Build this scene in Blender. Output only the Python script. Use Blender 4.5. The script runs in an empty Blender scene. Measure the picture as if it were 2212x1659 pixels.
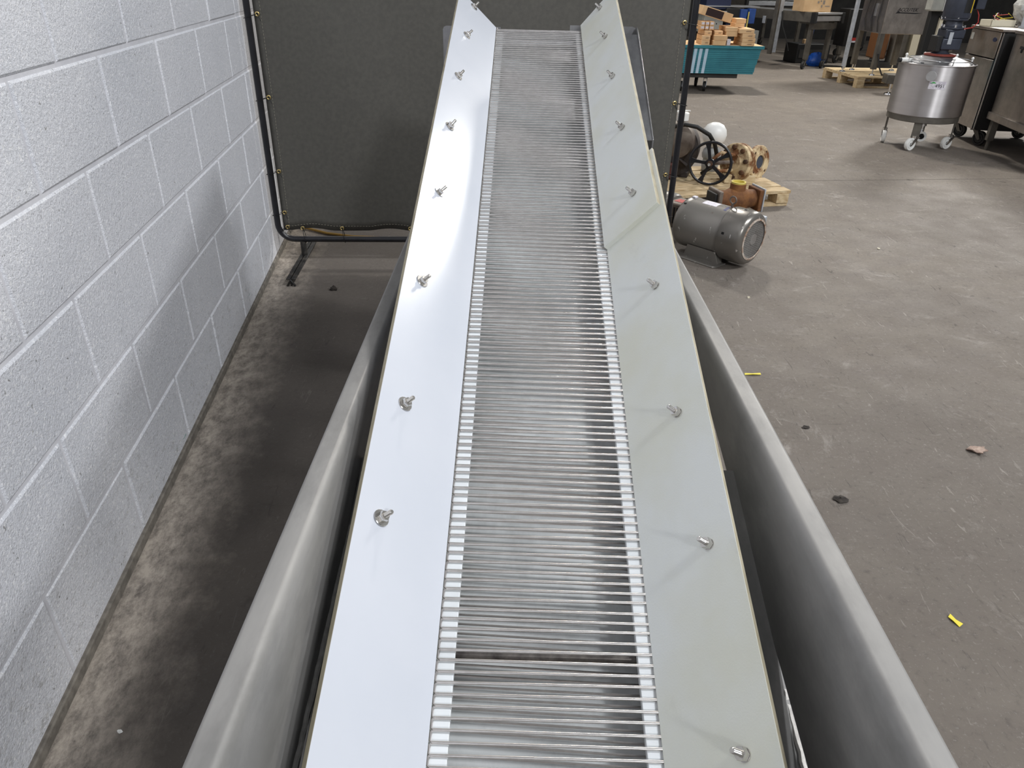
import bpy, math, random
from mathutils import Matrix, Vector, Euler
random.seed(7)
C = bpy.context.scene.collection
SC = bpy.context.scene
R = math.radians

# ------------------------------------------------------------------ camera
cam_d = bpy.data.cameras.new('camera'); cam = bpy.data.objects.new('camera', cam_d); C.objects.link(cam)
SC.camera = cam
cam_d.sensor_width = 36.0; cam_d.sensor_fit = 'HORIZONTAL'
cam_d.lens = 1563.6 / 2212 * 36.0
cam_d.clip_start = 0.02
th, ro = R(29.93), R(1.39)
fw = Vector((0, math.cos(th), -math.sin(th))); up = Vector((0, math.sin(th), math.cos(th))); rt = Vector((1, 0, 0))
r2 = rt * math.cos(ro) + up * math.sin(ro); u2 = up * math.cos(ro) - rt * math.sin(ro)
m = Matrix((r2, u2, -fw)).transposed().to_4x4(); m.translation = (0, 0, 1.2253)
cam.matrix_world = m

# ------------------------------------------------------------------ world, lamps, exposure
w = bpy.data.worlds.new('hall_air'); SC.world = w; w.use_nodes = True
w.node_tree.nodes['Background'].inputs[0].default_value = (0.93, 0.96, 1.0, 1)
w.node_tree.nodes['Background'].inputs[1].default_value = 0.20

def lamp(name, loc, power, size, col=(1, 0.97, 0.93), target=None):
    d = bpy.data.lights.new(name, 'AREA'); d.shape = 'DISK'; d.size = size; d.energy = power; d.color = col
    o = bpy.data.objects.new(name, d); C.objects.link(o); o.location = loc
    if target is not None:
        o.rotation_euler = (Vector(target) - Vector(loc)).to_track_quat('-Z', 'Y').to_euler()
    return o
lamp('highbay_right', (5.4, 1.0, 4.9), 165, 0.7, (0.95, 0.97, 1.0), (0.3, 1.4, 0.5))
lamp('highbay_near', (3.7, 0.6, 6.2), 200, 0.8, (0.95, 0.97, 1.0), (0.0, 1.4, 0.5))
lamp('highbay_far', (7.3, 11.7, 5.2), 440, 1.5, (1, 0.97, 0.92), (3.0, 6.0, 0.5))
lamp('highbay_behind', (3.0, -5.5, 5.2), 235, 0.8, (0.95, 0.97, 1.0), (0.2, 2.0, 0.6))
lamp('highbay_back', (1.6, 10.2, 5.8), 290, 0.8, (1, 0.95, 0.88), (2.5, 5.5, 0.2))
SC.view_settings.view_transform = 'Standard'; SC.view_settings.look = 'None'
SC.view_settings.gamma = 1.0; SC.view_settings.use_curve_mapping = False
SC.view_settings.exposure = 0.0

# ------------------------------------------------------------------ helpers
class MB:
    def __init__(s): s.v = []; s.f = []; s.sharp = 38
    def add(s, vs, fs, M=None):
        b = len(s.v)
        for p in vs:
            p = Vector(p)
            if M is not None: p = M @ p
            s.v.append(tuple(p))
        s.f += [tuple(i + b for i in f) for f in fs]
        return s
    def box(s, x0, x1, y0, y1, z0, z1, M=None):
        return s.add([(x0,y0,z0),(x1,y0,z0),(x1,y1,z0),(x0,y1,z0),(x0,y0,z1),(x1,y0,z1),(x1,y1,z1),(x0,y1,z1)],
              [(0,3,2,1),(4,5,6,7),(0,1,5,4),(1,2,6,5),(2,3,7,6),(3,0,4,7)], M)
    def cyl(s, p0, p1, r, n=16, r1=None, caps=True, M=None):
        p0 = Vector(p0); p1 = Vector(p1); r1 = r if r1 is None else r1
        q = (p1 - p0).to_track_quat('Z', 'Y').to_matrix()
        vs = []
        for (c, rr) in ((p0, r), (p1, r1)):
            for i in range(n):
                a = 2 * math.pi * i / n
                vs.append(c + q @ Vector((rr * math.cos(a), rr * math.sin(a), 0)))
        fs = [(i, (i+1) % n, n + (i+1) % n, n + i) for i in range(n)]
        if caps: fs += [tuple(range(n-1, -1, -1)), tuple(range(n, 2*n))]
        return s.add(vs, fs, M)
    def tube(s, pts, r, n=8, closed=False, M=None):
        pts = [Vector(p) for p in pts]; k = len(pts); vs = []; fs = []
        prev = None
        for i, p in enumerate(pts):
            if closed: t = pts[(i+1) % k] - pts[i-1]
            else: t = pts[min(i+1, k-1)] - pts[max(i-1, 0)]
            t.normalize()
            if prev is None:
                a = Vector((0, 0, 1)) if abs(t.z) < 0.9 else Vector((1, 0, 0))
                x = t.cross(a).normalized()
            else:
                x = (prev - t * prev.dot(t)).normalized()
            y = t.cross(x); prev = x
            for j in range(n):
                a = 2 * math.pi * j / n
                vs.append(p + x * r * math.cos(a) + y * r * math.sin(a))
        for i in range(k if closed else k - 1):
            a, b = i * n, ((i+1) % k) * n
            for j in range(n): fs.append((a+j, a+(j+1) % n, b+(j+1) % n, b+j))
        if not closed: fs += [tuple(range(n-1, -1, -1)), tuple(range((k-1)*n, k*n))]
        return s.add(vs, fs, M)
    def lathe(s, prof, n=32, M=None):
        """profile of (radius, z) turned about local Z"""
        vs = []; fs = []; rings = []
        for (r, z) in prof:
            if r < 1e-6: rings.append([len(vs)]); vs.append((0, 0, z))
            else:
                rings.append(list(range(len(vs), len(vs)+n)))
                vs += [(r*math.cos(2*math.pi*i/n), r*math.sin(2*math.pi*i/n), z) for i in range(n)]
        for a, b in zip(rings, rings[1:]):
            for i in range(n):
                j = (i+1) % n
                if len(a) == 1 and len(b) == 1: continue
                if len(a) == 1: fs.append((a[0], b[j], b[i]))
                elif len(b) == 1: fs.append((a[i], a[j], b[0]))
                else: fs.append((a[i], a[j], b[j], b[i]))
        return s.add(vs, fs, M)
    def prism(s, poly, h0, h1, M=None):
        """2D polygon in local XY extruded along Z"""
        n = len(poly)
        vs = [(x, y, h0) for x, y in poly] + [(x, y, h1) for x, y in poly]
        fs = [tuple(range(n-1, -1, -1)), tuple(range(n, 2*n))] + [(i, (i+1) % n, n+(i+1) % n, n+i) for i in range(n)]
        return s.add(vs, fs, M)
    def mesh(s, name, mat):
        me = bpy.data.meshes.new(name); me.from_pydata(s.v, [], s.f); me.update()
        me.materials.append(mat)
        for p in me.polygons: p.use_smooth = True
        me.set_sharp_from_angle(angle=R(s.sharp))
        return me
    def build(s, name, mat, parent=None, bevel=0, M=None, seg=2, loc=None):
        o = bpy.data.objects.new(name, s.mesh(name, mat)); C.objects.link(o)
        if parent is not None: o.parent = parent
        if M is not None: o.matrix_basis = M
        if loc is not None: o.location = loc
        if bevel:
            b = o.modifiers.new('edge', 'BEVEL'); b.width = bevel; b.segments = seg; b.limit_method = 'ANGLE'; b.angle_limit = R(40)
        return o

def put(name, me, parent=None, M=None, loc=None):
    o = bpy.data.objects.new(name, me); C.objects.link(o)
    if parent is not None: o.parent = parent
    if M is not None: o.matrix_basis = M
    if loc is not None: o.location = loc
    return o
def tag(o, label, cat, group=None, kind=None):
    o['label'] = label; o['category'] = cat
    if group: o['group'] = group
    if kind: o['kind'] = kind
    return o
def thing(name, label, cat, loc=(0, 0, 0), rotz=0.0, group=None):
    o = bpy.data.objects.new(name, None); C.objects.link(o); o.empty_display_size = 0.05
    o.location = loc; o.rotation_euler = (0, 0, rotz)
    return tag(o, label, cat, group)
def struct(o): o['kind'] = 'structure'; return o
def copy_tree(o, parent=None):
    c = o.copy(); C.objects.link(c)
    if parent is not None: c.parent = parent
    for ch in list(o.children): copy_tree(ch, c)
    return c
def T(x, y, z): return Matrix.Translation((x, y, z))
def RX(a): return Matrix.Rotation(a, 4, 'X')
def RY(a): return Matrix.Rotation(a, 4, 'Y')
def RZ(a): return Matrix.Rotation(a, 4, 'Z')

def srgb(r, g, b):
    return tuple(((c/255)/12.92 if c/255 <= 0.04045 else ((c/255+0.055)/1.055)**2.4) for c in (r, g, b)) + (1,)

class NT:
    def __init__(s, name):
        s.m = bpy.data.materials.new(name); s.m.use_nodes = True; s.t = s.m.node_tree
        s.b = s.t.nodes['Principled BSDF']; s.pos = s.t.nodes.new('ShaderNodeNewGeometry').outputs['Position']
    def n(s, typ, **kw):
        nd = s.t.nodes.new(typ)
        for k, v in kw.items(): setattr(nd, k, v)
        return nd
    def ln(s, a, b): s.t.links.new(a, b)
    def mapping(s, scale=(1,1,1), rot=(0,0,0), src=None):
        mp = s.n('ShaderNodeMapping'); mp.inputs['Scale'].default_value = scale; mp.inputs['Rotation'].default_value = rot
        s.ln(src or s.pos, mp.inputs['Vector']); return mp.outputs[0]
    def noise(s, scale, detail=4, rough=0.55, vec=None, dist=0.0):
        nd = s.n('ShaderNodeTexNoise'); nd.inputs['Scale'].default_value = scale; nd.inputs['Detail'].default_value = detail
        nd.inputs['Roughness'].default_value = rough; nd.inputs['Distortion'].default_value = dist
        s.ln(vec or s.pos, nd.inputs['Vector']); return nd.outputs['Fac']
    def ramp(s, fac, stops):
        nd = s.n('ShaderNodeValToRGB'); el = nd.color_ramp.elements
        while len(el) < len(stops): el.new(0.5)
        for e, (p, c) in zip(el, stops):
            e.position = p; e.color = c if isinstance(c, tuple) else (c, c, c, 1)
        s.ln(fac, nd.inputs['Fac']); return nd.outputs['Color']
    def mix(s, fac, a, b, mode='MIX'):
        nd = s.n('ShaderNodeMix', data_type='RGBA', blend_type=mode)
        for sock, v in ((nd.inputs[0], fac), (nd.inputs[6], a), (nd.inputs[7], b)):
            if isinstance(v, bpy.types.NodeSocket): s.ln(v, sock)
            else: sock.default_value = v
        return nd.outputs[2]
    def base(s, c):
        if isinstance(c, bpy.types.NodeSocket): s.ln(c, s.b.inputs['Base Color'])
        else: s.b.inputs['Base Color'].default_value = c
    def rough(s, v):
        if isinstance(v, bpy.types.NodeSocket): s.ln(v, s.b.inputs['Roughness'])
        else: s.b.inputs['Roughness'].default_value = v
    def bump(s, h, strength=0.3, dist=0.002):
        nd = s.n('ShaderNodeBump'); nd.inputs['Strength'].default_value = strength; nd.inputs['Distance'].default_value = dist
        s.ln(h, nd.inputs['Height']); s.ln(nd.outputs[0], s.b.inputs['Normal'])

def mat(name, c1, c2=None, rough=0.5, metal=0.0, scale=8.0, lo=0.35, hi=0.65, bump=0.0, bscale=60.0, stretch=None, spec=None, detail=4):
    k = NT(name)
    vec = k.mapping(stretch) if stretch else None
    if c2 is None: k.base(c1)
    else: k.base(k.mix(k.ramp(k.noise(scale, detail, vec=vec), [(lo, 0.0), (hi, 1.0)]), c1, c2))
    k.rough(rough); k.b.inputs['Metallic'].default_value = metal
    if spec is not None: k.b.inputs['Specular IOR Level'].default_value = spec
    if bump: k.bump(k.noise(bscale, 3, vec=vec), bump, 0.002)
    return k.m

# ------------------------------------------------------------------ materials
def block_mat():
    k = NT('painted_block')
    c = k.mix(k.ramp(k.noise(2.2, 3), [(0.35, 0.0), (0.7, 1.0)]), srgb(232, 233, 238), srgb(222, 224, 230))
    pits = k.ramp(k.noise(95, 2, 0.6), [(0.26, 1.0), (0.31, 0.0)])
    c = k.mix(pits, c, srgb(150, 150, 148))
    c = k.mix(k.ramp(k.noise(210, 3, 0.7), [(0.36, 0.5), (0.50, 0.0)]), c, srgb(186, 188, 194))
    c = k.mix(k.ramp(k.noise(150, 2, 0.6), [(0.57, 0.0), (0.66, 0.9)]), c, srgb(250, 250, 252))  # bright flecks painted in for glints on the rough block paint
    # scuffs low on the wall
    sep = k.n('ShaderNodeSeparateXYZ'); k.ln(k.pos, sep.inputs[0])
    low = k.n('ShaderNodeMapRange'); low.inputs[1].default_value = 0.42; low.inputs[2].default_value = 0.0
    k.ln(sep.outputs[2], low.inputs[0])
    sc = k.ramp(k.noise(22, 7, 0.75, vec=k.mapping((1.3, 1.3, 2.2), (0.5, 0.3, 0))), [(0.55, 0.0), (0.68, 0.75)])
    mm = k.n('ShaderNodeMath', operation='MULTIPLY'); k.ln(low.outputs[0], mm.inputs[0]); k.ln(sc, mm.inputs[1])
    c = k.mix(mm.outputs[0], c, srgb(138, 134, 126))
    # green chalk rub marks
    gr = k.ramp(k.noise(6, 5, 0.65, vec=k.mapping((1, 1.2, 9), (0.5, 0, 0))), [(0.66, 0.0), (0.70, 0.75)])
    g2 = k.ramp(k.noise(1.4, 1), [(0.55, 0.0), (0.62, 1.0)])
    m3 = k.n('ShaderNodeMath', operation='MULTIPLY'); k.ln(gr, m3.inputs[0]); k.ln(g2, m3.inputs[1])
    m4 = k.n('ShaderNodeMath', operation='MULTIPLY'); k.ln(m3.outputs[0], m4.inputs[0]); k.ln(low.outputs[0], m4.inputs[1])
    c = k.mix(m4.outputs[0], c, srgb(90, 150, 142))
    k.base(c); k.rough(0.42)
    h = k.mix(0.35, k.noise(190, 4, 0.75), k.noise(60, 3, 0.6))
    k.bump(h, 1.0, 0.006)
    return k.m
M_block = block_mat()
M_mortar = mat('painted_mortar', srgb(214, 214, 218), srgb(200, 200, 205), 0.5, scale=14, bump=0.4, bscale=70)
M_grime = mat('grimy_footing', srgb(128, 122, 113), srgb(98, 93, 86), 0.9, scale=40, bump=0.8, bscale=90)

def floor_mat():
    k = NT('worn_concrete')
    c = k.mix(k.ramp(k.noise(0.9, 5, 0.6), [(0.38, 0.0), (0.62, 1.0)]), srgb(114, 107, 99), srgb(126, 118, 108))
    c = k.mix(k.ramp(k.noise(4.0, 9, 0.72, vec=k.mapping((1, 1.6, 1), (0, 0, -0.5)), dist=0.7), [(0.42, 0.0), (0.66, 0.85)]), c, srgb(112, 104, 97))
    c = k.mix(k.ramp(k.noise(7.0, 10, 0.78, vec=k.mapping((1, 1.3, 1), (0, 0, 0.4)), dist=0.9), [(0.56, 0.0), (0.72, 0.65)]), c, srgb(166, 160, 153))
    c = k.mix(k.ramp(k.noise(10.0, 8, 0.75, vec=k.mapping((1, 2.0, 1), (0, 0, -0.6)), dist=1.0), [(0.60, 0.0), (0.72, 0.75)]), c, srgb(80, 74, 69))
    c = k.mix(k.ramp(k.noise(60, 5, 0.75), [(0.54, 0.0), (0.66, 0.65)]), c, srgb(74, 69, 64))
    c = k.mix(k.ramp(k.noise(120, 3, 0.7), [(0.58, 0.0), (0.68, 0.5)]), c, srgb(172, 166, 158))
    for rz, sc, lo, col, am, st in ((0.55, 42, 0.67, srgb(176, 169, 160), 0.5, 0.16), (-0.9, 38, 0.66, srgb(66, 61, 58), 0.6, 0.14), (1.35, 50, 0.68, srgb(168, 162, 153), 0.4, 0.2), (0.1, 46, 0.67, srgb(72, 67, 62), 0.5, 0.2)):
        s = k.noise(sc, 4, 0.6, vec=k.mapping((1.0, st, 1), (0, 0, rz)), dist=1.6)
        c = k.mix(k.ramp(s, [(lo, 0.0), (lo + 0.03, am)]), c, col)
    # chalky worn patches and oil spots
    c = k.mix(k.ramp(k.noise(1.9, 9, 0.78, vec=k.mapping((1, 1, 1), (0, 0, 0.9)), dist=0.5), [(0.60, 0.0), (0.70, 0.55)]), c, srgb(186, 180, 173))
    c = k.mix(k.ramp(k.noise(7.5, 3, 0.6), [(0.70, 0.0), (0.74, 0.65)]), c, srgb(70, 65, 61))
    # dirt around the hopper, plus painted darkening where less light reaches the near floor
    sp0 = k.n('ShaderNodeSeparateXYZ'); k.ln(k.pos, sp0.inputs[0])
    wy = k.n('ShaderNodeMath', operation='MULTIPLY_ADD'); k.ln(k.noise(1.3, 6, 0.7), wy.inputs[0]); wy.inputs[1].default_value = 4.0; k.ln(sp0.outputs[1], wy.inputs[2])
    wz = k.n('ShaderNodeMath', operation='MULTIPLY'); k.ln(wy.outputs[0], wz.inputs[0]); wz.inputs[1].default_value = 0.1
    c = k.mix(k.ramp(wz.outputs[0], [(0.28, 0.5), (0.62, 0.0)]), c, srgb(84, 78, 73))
    # oily soiled strip along the block wall, ragged edges, conveyor shade painted in too
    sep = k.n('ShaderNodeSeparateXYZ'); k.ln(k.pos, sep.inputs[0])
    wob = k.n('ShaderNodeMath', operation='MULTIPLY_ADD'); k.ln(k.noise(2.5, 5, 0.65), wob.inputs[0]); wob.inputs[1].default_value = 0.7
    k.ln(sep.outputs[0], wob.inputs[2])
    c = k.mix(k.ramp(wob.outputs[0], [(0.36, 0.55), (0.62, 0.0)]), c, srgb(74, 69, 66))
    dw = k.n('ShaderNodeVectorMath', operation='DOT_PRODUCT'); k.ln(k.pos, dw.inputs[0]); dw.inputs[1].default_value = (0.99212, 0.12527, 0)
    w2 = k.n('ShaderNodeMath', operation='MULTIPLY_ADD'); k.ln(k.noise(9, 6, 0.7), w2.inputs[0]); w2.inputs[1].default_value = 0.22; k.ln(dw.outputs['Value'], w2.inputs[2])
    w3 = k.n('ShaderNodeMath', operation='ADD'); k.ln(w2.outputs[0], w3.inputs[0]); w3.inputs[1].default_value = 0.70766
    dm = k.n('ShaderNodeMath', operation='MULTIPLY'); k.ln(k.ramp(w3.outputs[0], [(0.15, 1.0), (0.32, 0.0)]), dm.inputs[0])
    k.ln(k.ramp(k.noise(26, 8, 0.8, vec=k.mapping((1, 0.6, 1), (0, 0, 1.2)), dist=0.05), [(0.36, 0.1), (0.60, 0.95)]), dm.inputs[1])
    c = k.mix(dm.outputs[0], c, srgb(178, 168, 156))  # pale mortar dust at the wall foot, boosted to paint the lit strip
    k.base(c)
    k.rough(k.ramp(k.noise(5, 6), [(0.3, 0.62), (0.7, 0.80)]))
    k.b.inputs['Specular IOR Level'].default_value = 0.3
    k.bump(k.noise(90, 6, 0.75), 0.35, 0.003)
    return k.m
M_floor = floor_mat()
M_joint = mat('joint_filler', srgb(84, 78, 72), srgb(60, 56, 52), 0.9)
M_dust = mat('pale_dust', srgb(176, 168, 156), srgb(140, 132, 120), 0.95, scale=30)

M_uhmw_l = mat('glossy_white_plastic', srgb(198, 201, 208), srgb(192, 196, 204), 0.22, scale=3, bump=0.03, bscale=150, spec=0.6)
def uhmw_right():
    k = NT('matte_white_plastic')
    c = k.mix(k.ramp(k.noise(5, 4), [(0.4, 0.0), (0.65, 1.0)]), srgb(217, 220, 217), srgb(211, 212, 200))
    c = k.mix(k.ramp(k.noise(9, 5, 0.7, vec=k.mapping((1, 0.5, 1))), [(0.62, 0.0), (0.75, 0.5)]), c, srgb(190, 190, 182))
    k.base(c); k.rough(0.5)
    k.b.inputs['Subsurface Weight'].default_value = 0.25
    k.b.inputs['Subsurface Radius'].default_value = (0.02, 0.02, 0.016)
    k.bump(k.noise(420, 2), 0.12, 0.001)
    return k.m
M_uhmw_r = uhmw_right()
M_cut = mat('aged_cut_edge', srgb(168, 160, 138), srgb(150, 142, 120), 0.7, scale=30)
M_strip = mat('white_wear_strip', srgb(226, 230, 232), srgb(212, 216, 218), 0.45, scale=10)
def brushed(name, c1, c2, rough, stretch, scale=40, bump=0.08, metal=1.0):
    k = NT(name)
    f = k.noise(scale, 4, 0.65, vec=k.mapping(stretch))
    b = k.noise(7, 6, 0.7, vec=k.mapping((1.5, 0.6, 1)))
    c = k.mix(k.ramp(f, [(0.3, 0.0), (0.7, 1.0)]), c1, c2)
    c = k.mix(k.ramp(b, [(0.45, 0.0), (0.66, 0.8)]), c, tuple(x*0.74 for x in c2[:3]) + (1,))
    k.base(c); k.b.inputs['Metallic'].default_value = metal
    k.rough(k.ramp(k.noise(7, 4), [(0.3, rough-0.06), (0.7, rough+0.08)]))
    k.bump(f, bump, 0.001)
    return k.m
M_steel = brushed('hopper_stainless', (0.33,0.32,0.305,1), (0.255,0.25,0.24,1), 0.52, (1, 0.25, 1), 24, 0.05, 0.3)
M_rod = mat('belt_wire', (0.78,0.75,0.73,1), (0.66,0.63,0.61,1), 0.30, 1.0, scale=60)
M_bolt = mat('bright_bolt', (0.72,0.70,0.67,1), (0.58,0.56,0.53,1), 0.22, 1.0, scale=90)
M_pan = brushed('belt_pan', (0.66,0.68,0.68,1), (0.58,0.60,0.60,1), 0.5, (0.3, 1, 1), 30, 0.03, 0.25)
M_guard = brushed('guard_steel', (0.42,0.42,0.43,1), (0.34,0.34,0.35,1), 0.4, (1, 1, 0.3), 30)
M_weld = mat('weld_bead', (0.66,0.64,0.60,1), (0.50,0.48,0.45,1), 0.7, 0.1, scale=70, bump=0.6, bscale=180)
M_dark = mat('dark_gap', srgb(24, 23, 22), None, 0.9)

M_vinyl = mat('olive_vinyl', srgb(84, 82, 76), srgb(77, 75, 70), 0.55, scale=60, bump=0.15, bscale=500)
M_hem = mat('olive_hem', srgb(86, 82, 74), srgb(76, 72, 66), 0.55, scale=40)
M_thread = mat('pale_thread', srgb(150, 145, 130), None, 0.8)
M_blackpaint = mat('black_gloss_paint', srgb(22, 22, 26), srgb(30, 30, 34), 0.32, scale=20)
M_oldblack = mat('worn_black_paint', srgb(28, 27, 26), srgb(72, 68, 62), 0.55, scale=25, lo=0.5, hi=0.75, bump=0.3)
M_brass = mat('brass_eyelet', (0.75,0.58,0.25,1), None, 0.3, 1.0)
M_tie = mat('black_nylon', srgb(14, 14, 14), None, 0.5)
M_yellowcord = mat('yellow_cord', srgb(176, 138, 60), None, 0.6)

M_motor = mat('grey_motor_paint', srgb(134, 130, 124), srgb(116, 112, 106), 0.34, 0.4, scale=10, bump=0.05)
def chipped(name, c, chip, rust, rough=0.4, metal=0.3):
    k = NT(name)
    col = k.mix(k.ramp(k.noise(34, 3, 0.6, vec=k.mapping((1, 1, 0.6))), [(0.665, 0.0), (0.685, 1.0)]), c, chip)
    col = k.mix(k.ramp(k.noise(17, 5, 0.7), [(0.66, 0.0), (0.73, 0.8)]), col, rust)
    k.base(col); k.rough(rough); k.b.inputs['Metallic'].default_value = metal
    k.bump(k.noise(50, 3), 0.08, 0.002); return k.m
M_motor = chipped('speckled_motor_paint', srgb(132, 128, 122), srgb(196, 192, 186), srgb(110, 96, 84), 0.34, 0.4)
M_motorchip = chipped('chipped_motor_cowl', srgb(128, 124, 118), srgb(210, 206, 200), srgb(120, 84, 60), 0.3, 0.6)
M_rustring = mat('rusty_ring', srgb(140, 108, 86), srgb(196, 186, 174), 0.8, scale=60, bump=0.4)
M_hole = mat('black_hole', srgb(8, 8, 8), None, 0.9)
M_rust = mat('brown_rust', srgb(128, 84, 44), srgb(92, 56, 30), 0.8, scale=22, bump=0.5, bscale=110)
M_rustpaint = mat('rust_and_cream_paint', srgb(212, 190, 150), srgb(116, 74, 40), 0.75, scale=13, lo=0.42, hi=0.56, bump=0.5, detail=6)
M_rustdark = mat('dark_rust', srgb(94, 62, 38), srgb(58, 42, 30), 0.85, scale=20, bump=0.4)
M_pump = mat('dark_cast_iron', srgb(72, 64, 60), srgb(44, 40, 40), 0.6, 0.2, scale=12, bump=0.4)
M_castgrey = mat('grey_cast', srgb(122, 112, 102), srgb(92, 80, 72), 0.55, 0.2, scale=14, bump=0.3)
M_blackrub = mat('black_rubber', srgb(20, 20, 20), srgb(32, 31, 30), 0.6, scale=20)
M_white = mat('white_plastic', srgb(232, 232, 228), None, 0.4)
M_cream = mat('cream_plastic', srgb(222, 214, 190), None, 0.45)
M_yellow = mat('yellow_plastic', srgb(206, 190, 96), None, 0.5)
M_yelltape = mat('yellow_scrap', srgb(222, 206, 60), None, 0.5)
M_greylamp = mat('grey_collar', srgb(150, 152, 150), srgb(128, 130, 128), 0.35)
M_wood = mat('pallet_wood', srgb(204, 184, 148), srgb(174, 148, 110), 0.8, scale=14, stretch=(1, 6, 3), bump=0.25)
M_wood2 = mat('pale_wood', srgb(214, 196, 160), srgb(186, 162, 122), 0.8, scale=12, stretch=(1, 6, 3), bump=0.2)
M_board = mat('cardboard', srgb(220, 186, 142), srgb(208, 172, 128), 0.85, scale=8)
M_board2 = mat('pale_cardboard', srgb(224, 188, 144), srgb(212, 174, 130), 0.85, scale=8)
M_ink = mat('print_ink', srgb(120, 96, 80), None, 0.9)
M_cartonopen = mat('maroon_patch', srgb(52, 32, 32), srgb(40, 24, 26), 0.8)
M_label = mat('white_label', srgb(226, 224, 230), srgb(196, 190, 200), 0.6, scale=60)
M_teal = mat('teal_panel', srgb(50, 130, 142), srgb(40, 114, 128), 0.6, scale=6)
M_stripe = mat('pale_stripe', srgb(190, 208, 224), srgb(160, 196, 214), 0.6, scale=8)
M_tank = brushed('tank_stainless', (0.60,0.58,0.58,1), (0.52,0.50,0.50,1), 0.27, (0.4, 0.4, 2), 30, 0.03)
def turned_steel():
    k = NT('turned_stainless')
    k.base(k.mix(k.ramp(k.noise(6, 3, vec=k.mapping((0.3, 0.3, 3))), [(0.3, 0.0), (0.7, 1.0)]), (0.60, 0.58, 0.58, 1), (0.52, 0.50, 0.50, 1)))
    k.b.inputs['Metallic'].default_value = 1.0; k.rough(0.45); k.b.inputs['Anisotropic'].default_value = 0.9; k.b.inputs['Anisotropic Rotation'].default_value = 0.25
    tg = k.n('ShaderNodeTangent', direction_type='RADIAL', axis='Z'); k.ln(tg.outputs[0], k.b.inputs['Tangent'])
    return k.m
M_turned = turned_steel()
M_cab = brushed('cabinet_stainless', (0.52,0.48,0.44,1), (0.44,0.40,0.37,1), 0.35, (1, 1, 0.3), 26, 0.03)
M_grsteel = mat('grey_frame_steel', srgb(110, 106, 98), srgb(92, 88, 82), 0.5, 0.4, scale=9)
M_alu = mat('bare_aluminium', (0.66,0.67,0.68,1), (0.55,0.56,0.57,1), 0.35, 0.9, scale=12)
M_lightpost = mat('pale_post', srgb(190, 194, 200), srgb(168, 172, 176), 0.5, 0.2, scale=20)
M_slate = mat('slate_drive_paint', srgb(66, 70, 82), srgb(54, 58, 68), 0.4, 0.2, scale=10)
M_red = mat('red_gasket', srgb(128, 54, 42), None, 0.6)
M_redwire = mat('red_wire', srgb(170, 50, 44), None, 0.5)
M_blue = mat('blue_machine_paint', srgb(46, 84, 156), srgb(38, 70, 134), 0.5, scale=8)
M_bluebag = mat('blue_bag', srgb(36, 96, 196), srgb(28, 80, 170), 0.35, scale=30, bump=0.8, bscale=40)
M_grpanel = mat('pale_grey_panel', srgb(168, 168, 160), srgb(150, 150, 144), 0.6, scale=8)
M_blackbox = mat('black_box', srgb(24, 24, 24), None, 0.6)
M_shelf = mat('dark_grey', srgb(58, 56, 52), srgb(44, 42, 40), 0.7, scale=5)  # plain dark grey for the back wall, bases and cart deck
M_green = mat('green_tag', srgb(150, 180, 160), srgb(128, 160, 140), 0.7, scale=30)
M_orange = mat('orange_housing', srgb(120, 80, 48), None, 0.6)
M_darkblue = mat('dark_blue', srgb(28, 36, 66), None, 0.5)
M_chrome = mat('chrome', (0.8,0.8,0.8,1), None, 0.12, 1.0)
M_bluespool = mat('blue_spool', srgb(70, 92, 176), None, 0.4)
M_yellowstripe = mat('yellow_stripe', srgb(226, 188, 30), None, 0.5)
M_text = mat('dark_print', srgb(24, 24, 28), None, 0.6)
M_textblue = mat('blue_print', srgb(40, 50, 110), None, 0.6)
M_textgreen = mat('green_print', srgb(60, 170, 80), None, 0.6)
M_debris = mat('dark_debris', srgb(64, 58, 52), srgb(36, 32, 30), 0.9, scale=60, bump=0.8)
M_flake = mat('dry_flake', srgb(176, 156, 142), srgb(120, 100, 90), 0.9, scale=60, bump=0.6)

# ------------------------------------------------------------------ floor (slabs with a sawn joint), walls
FL = thing('floor', '', 'floor'); del FL['category']; del FL['label']; FL['kind'] = 'structure'
jd = Vector((1.74, 0.23, 0)).normalized(); ja = math.atan2(jd.y, jd.x); MJ = T(1.78, 4.99, 0) @ RZ(ja)
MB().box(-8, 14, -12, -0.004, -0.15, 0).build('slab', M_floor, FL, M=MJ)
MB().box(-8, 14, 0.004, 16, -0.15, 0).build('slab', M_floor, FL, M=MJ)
MB().box(-8, 14, -0.004, 0.004, -0.15, -0.006).build('joint_filler', M_joint, FL, M=MJ)

yaw = R(-7.1966); D = 0.70766
WN = Vector((math.cos(yaw), -math.sin(yaw), 0))
WL = thing('wall_left', '', 'wall', tuple(-D * WN), math.atan2(math.cos(yaw), math.sin(yaw))); del WL['category']; del WL['label']; WL['kind'] = 'structure'
# local x runs along the wall, local +y into the wall
MB().box(-4.5, 12, 0.003, 0.2, 0, 5.8).build('mortar_bed', M_mortar, WL)
def block_mesh(wd, ht, seed):  # face, chamfer and sides
    rr = random.Random(seed); b = 0.0045
    f = [(rr.uniform(-.0006, .0006)) for _ in range(8)]
    v = [(b, f[0], b), (wd-b, f[1], b), (wd-b, f[2], ht-b), (b, f[3], ht-b),
         (0, .0035, 0), (wd, .0035, 0), (wd, .0035, ht), (0, .0035, ht),
         (0, .09, 0), (wd, .09, 0), (wd, .09, ht), (0, .09, ht)]
    fs = [(0,1,2,3)] + [(4+i, 4+(i+1) % 4, (i+1) % 4, i) for i in range(4)] + [(8+i, 8+(i+1) % 4, 4+(i+1) % 4, 4+i) for i in range(4)]
    mb = MB(); mb.sharp = 15; mb.v = v; mb.f = fs
    return mb.mesh('block', M_block)
BLK = [block_mesh(0.3965, 0.1945, i) for i in range(4)]
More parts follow.
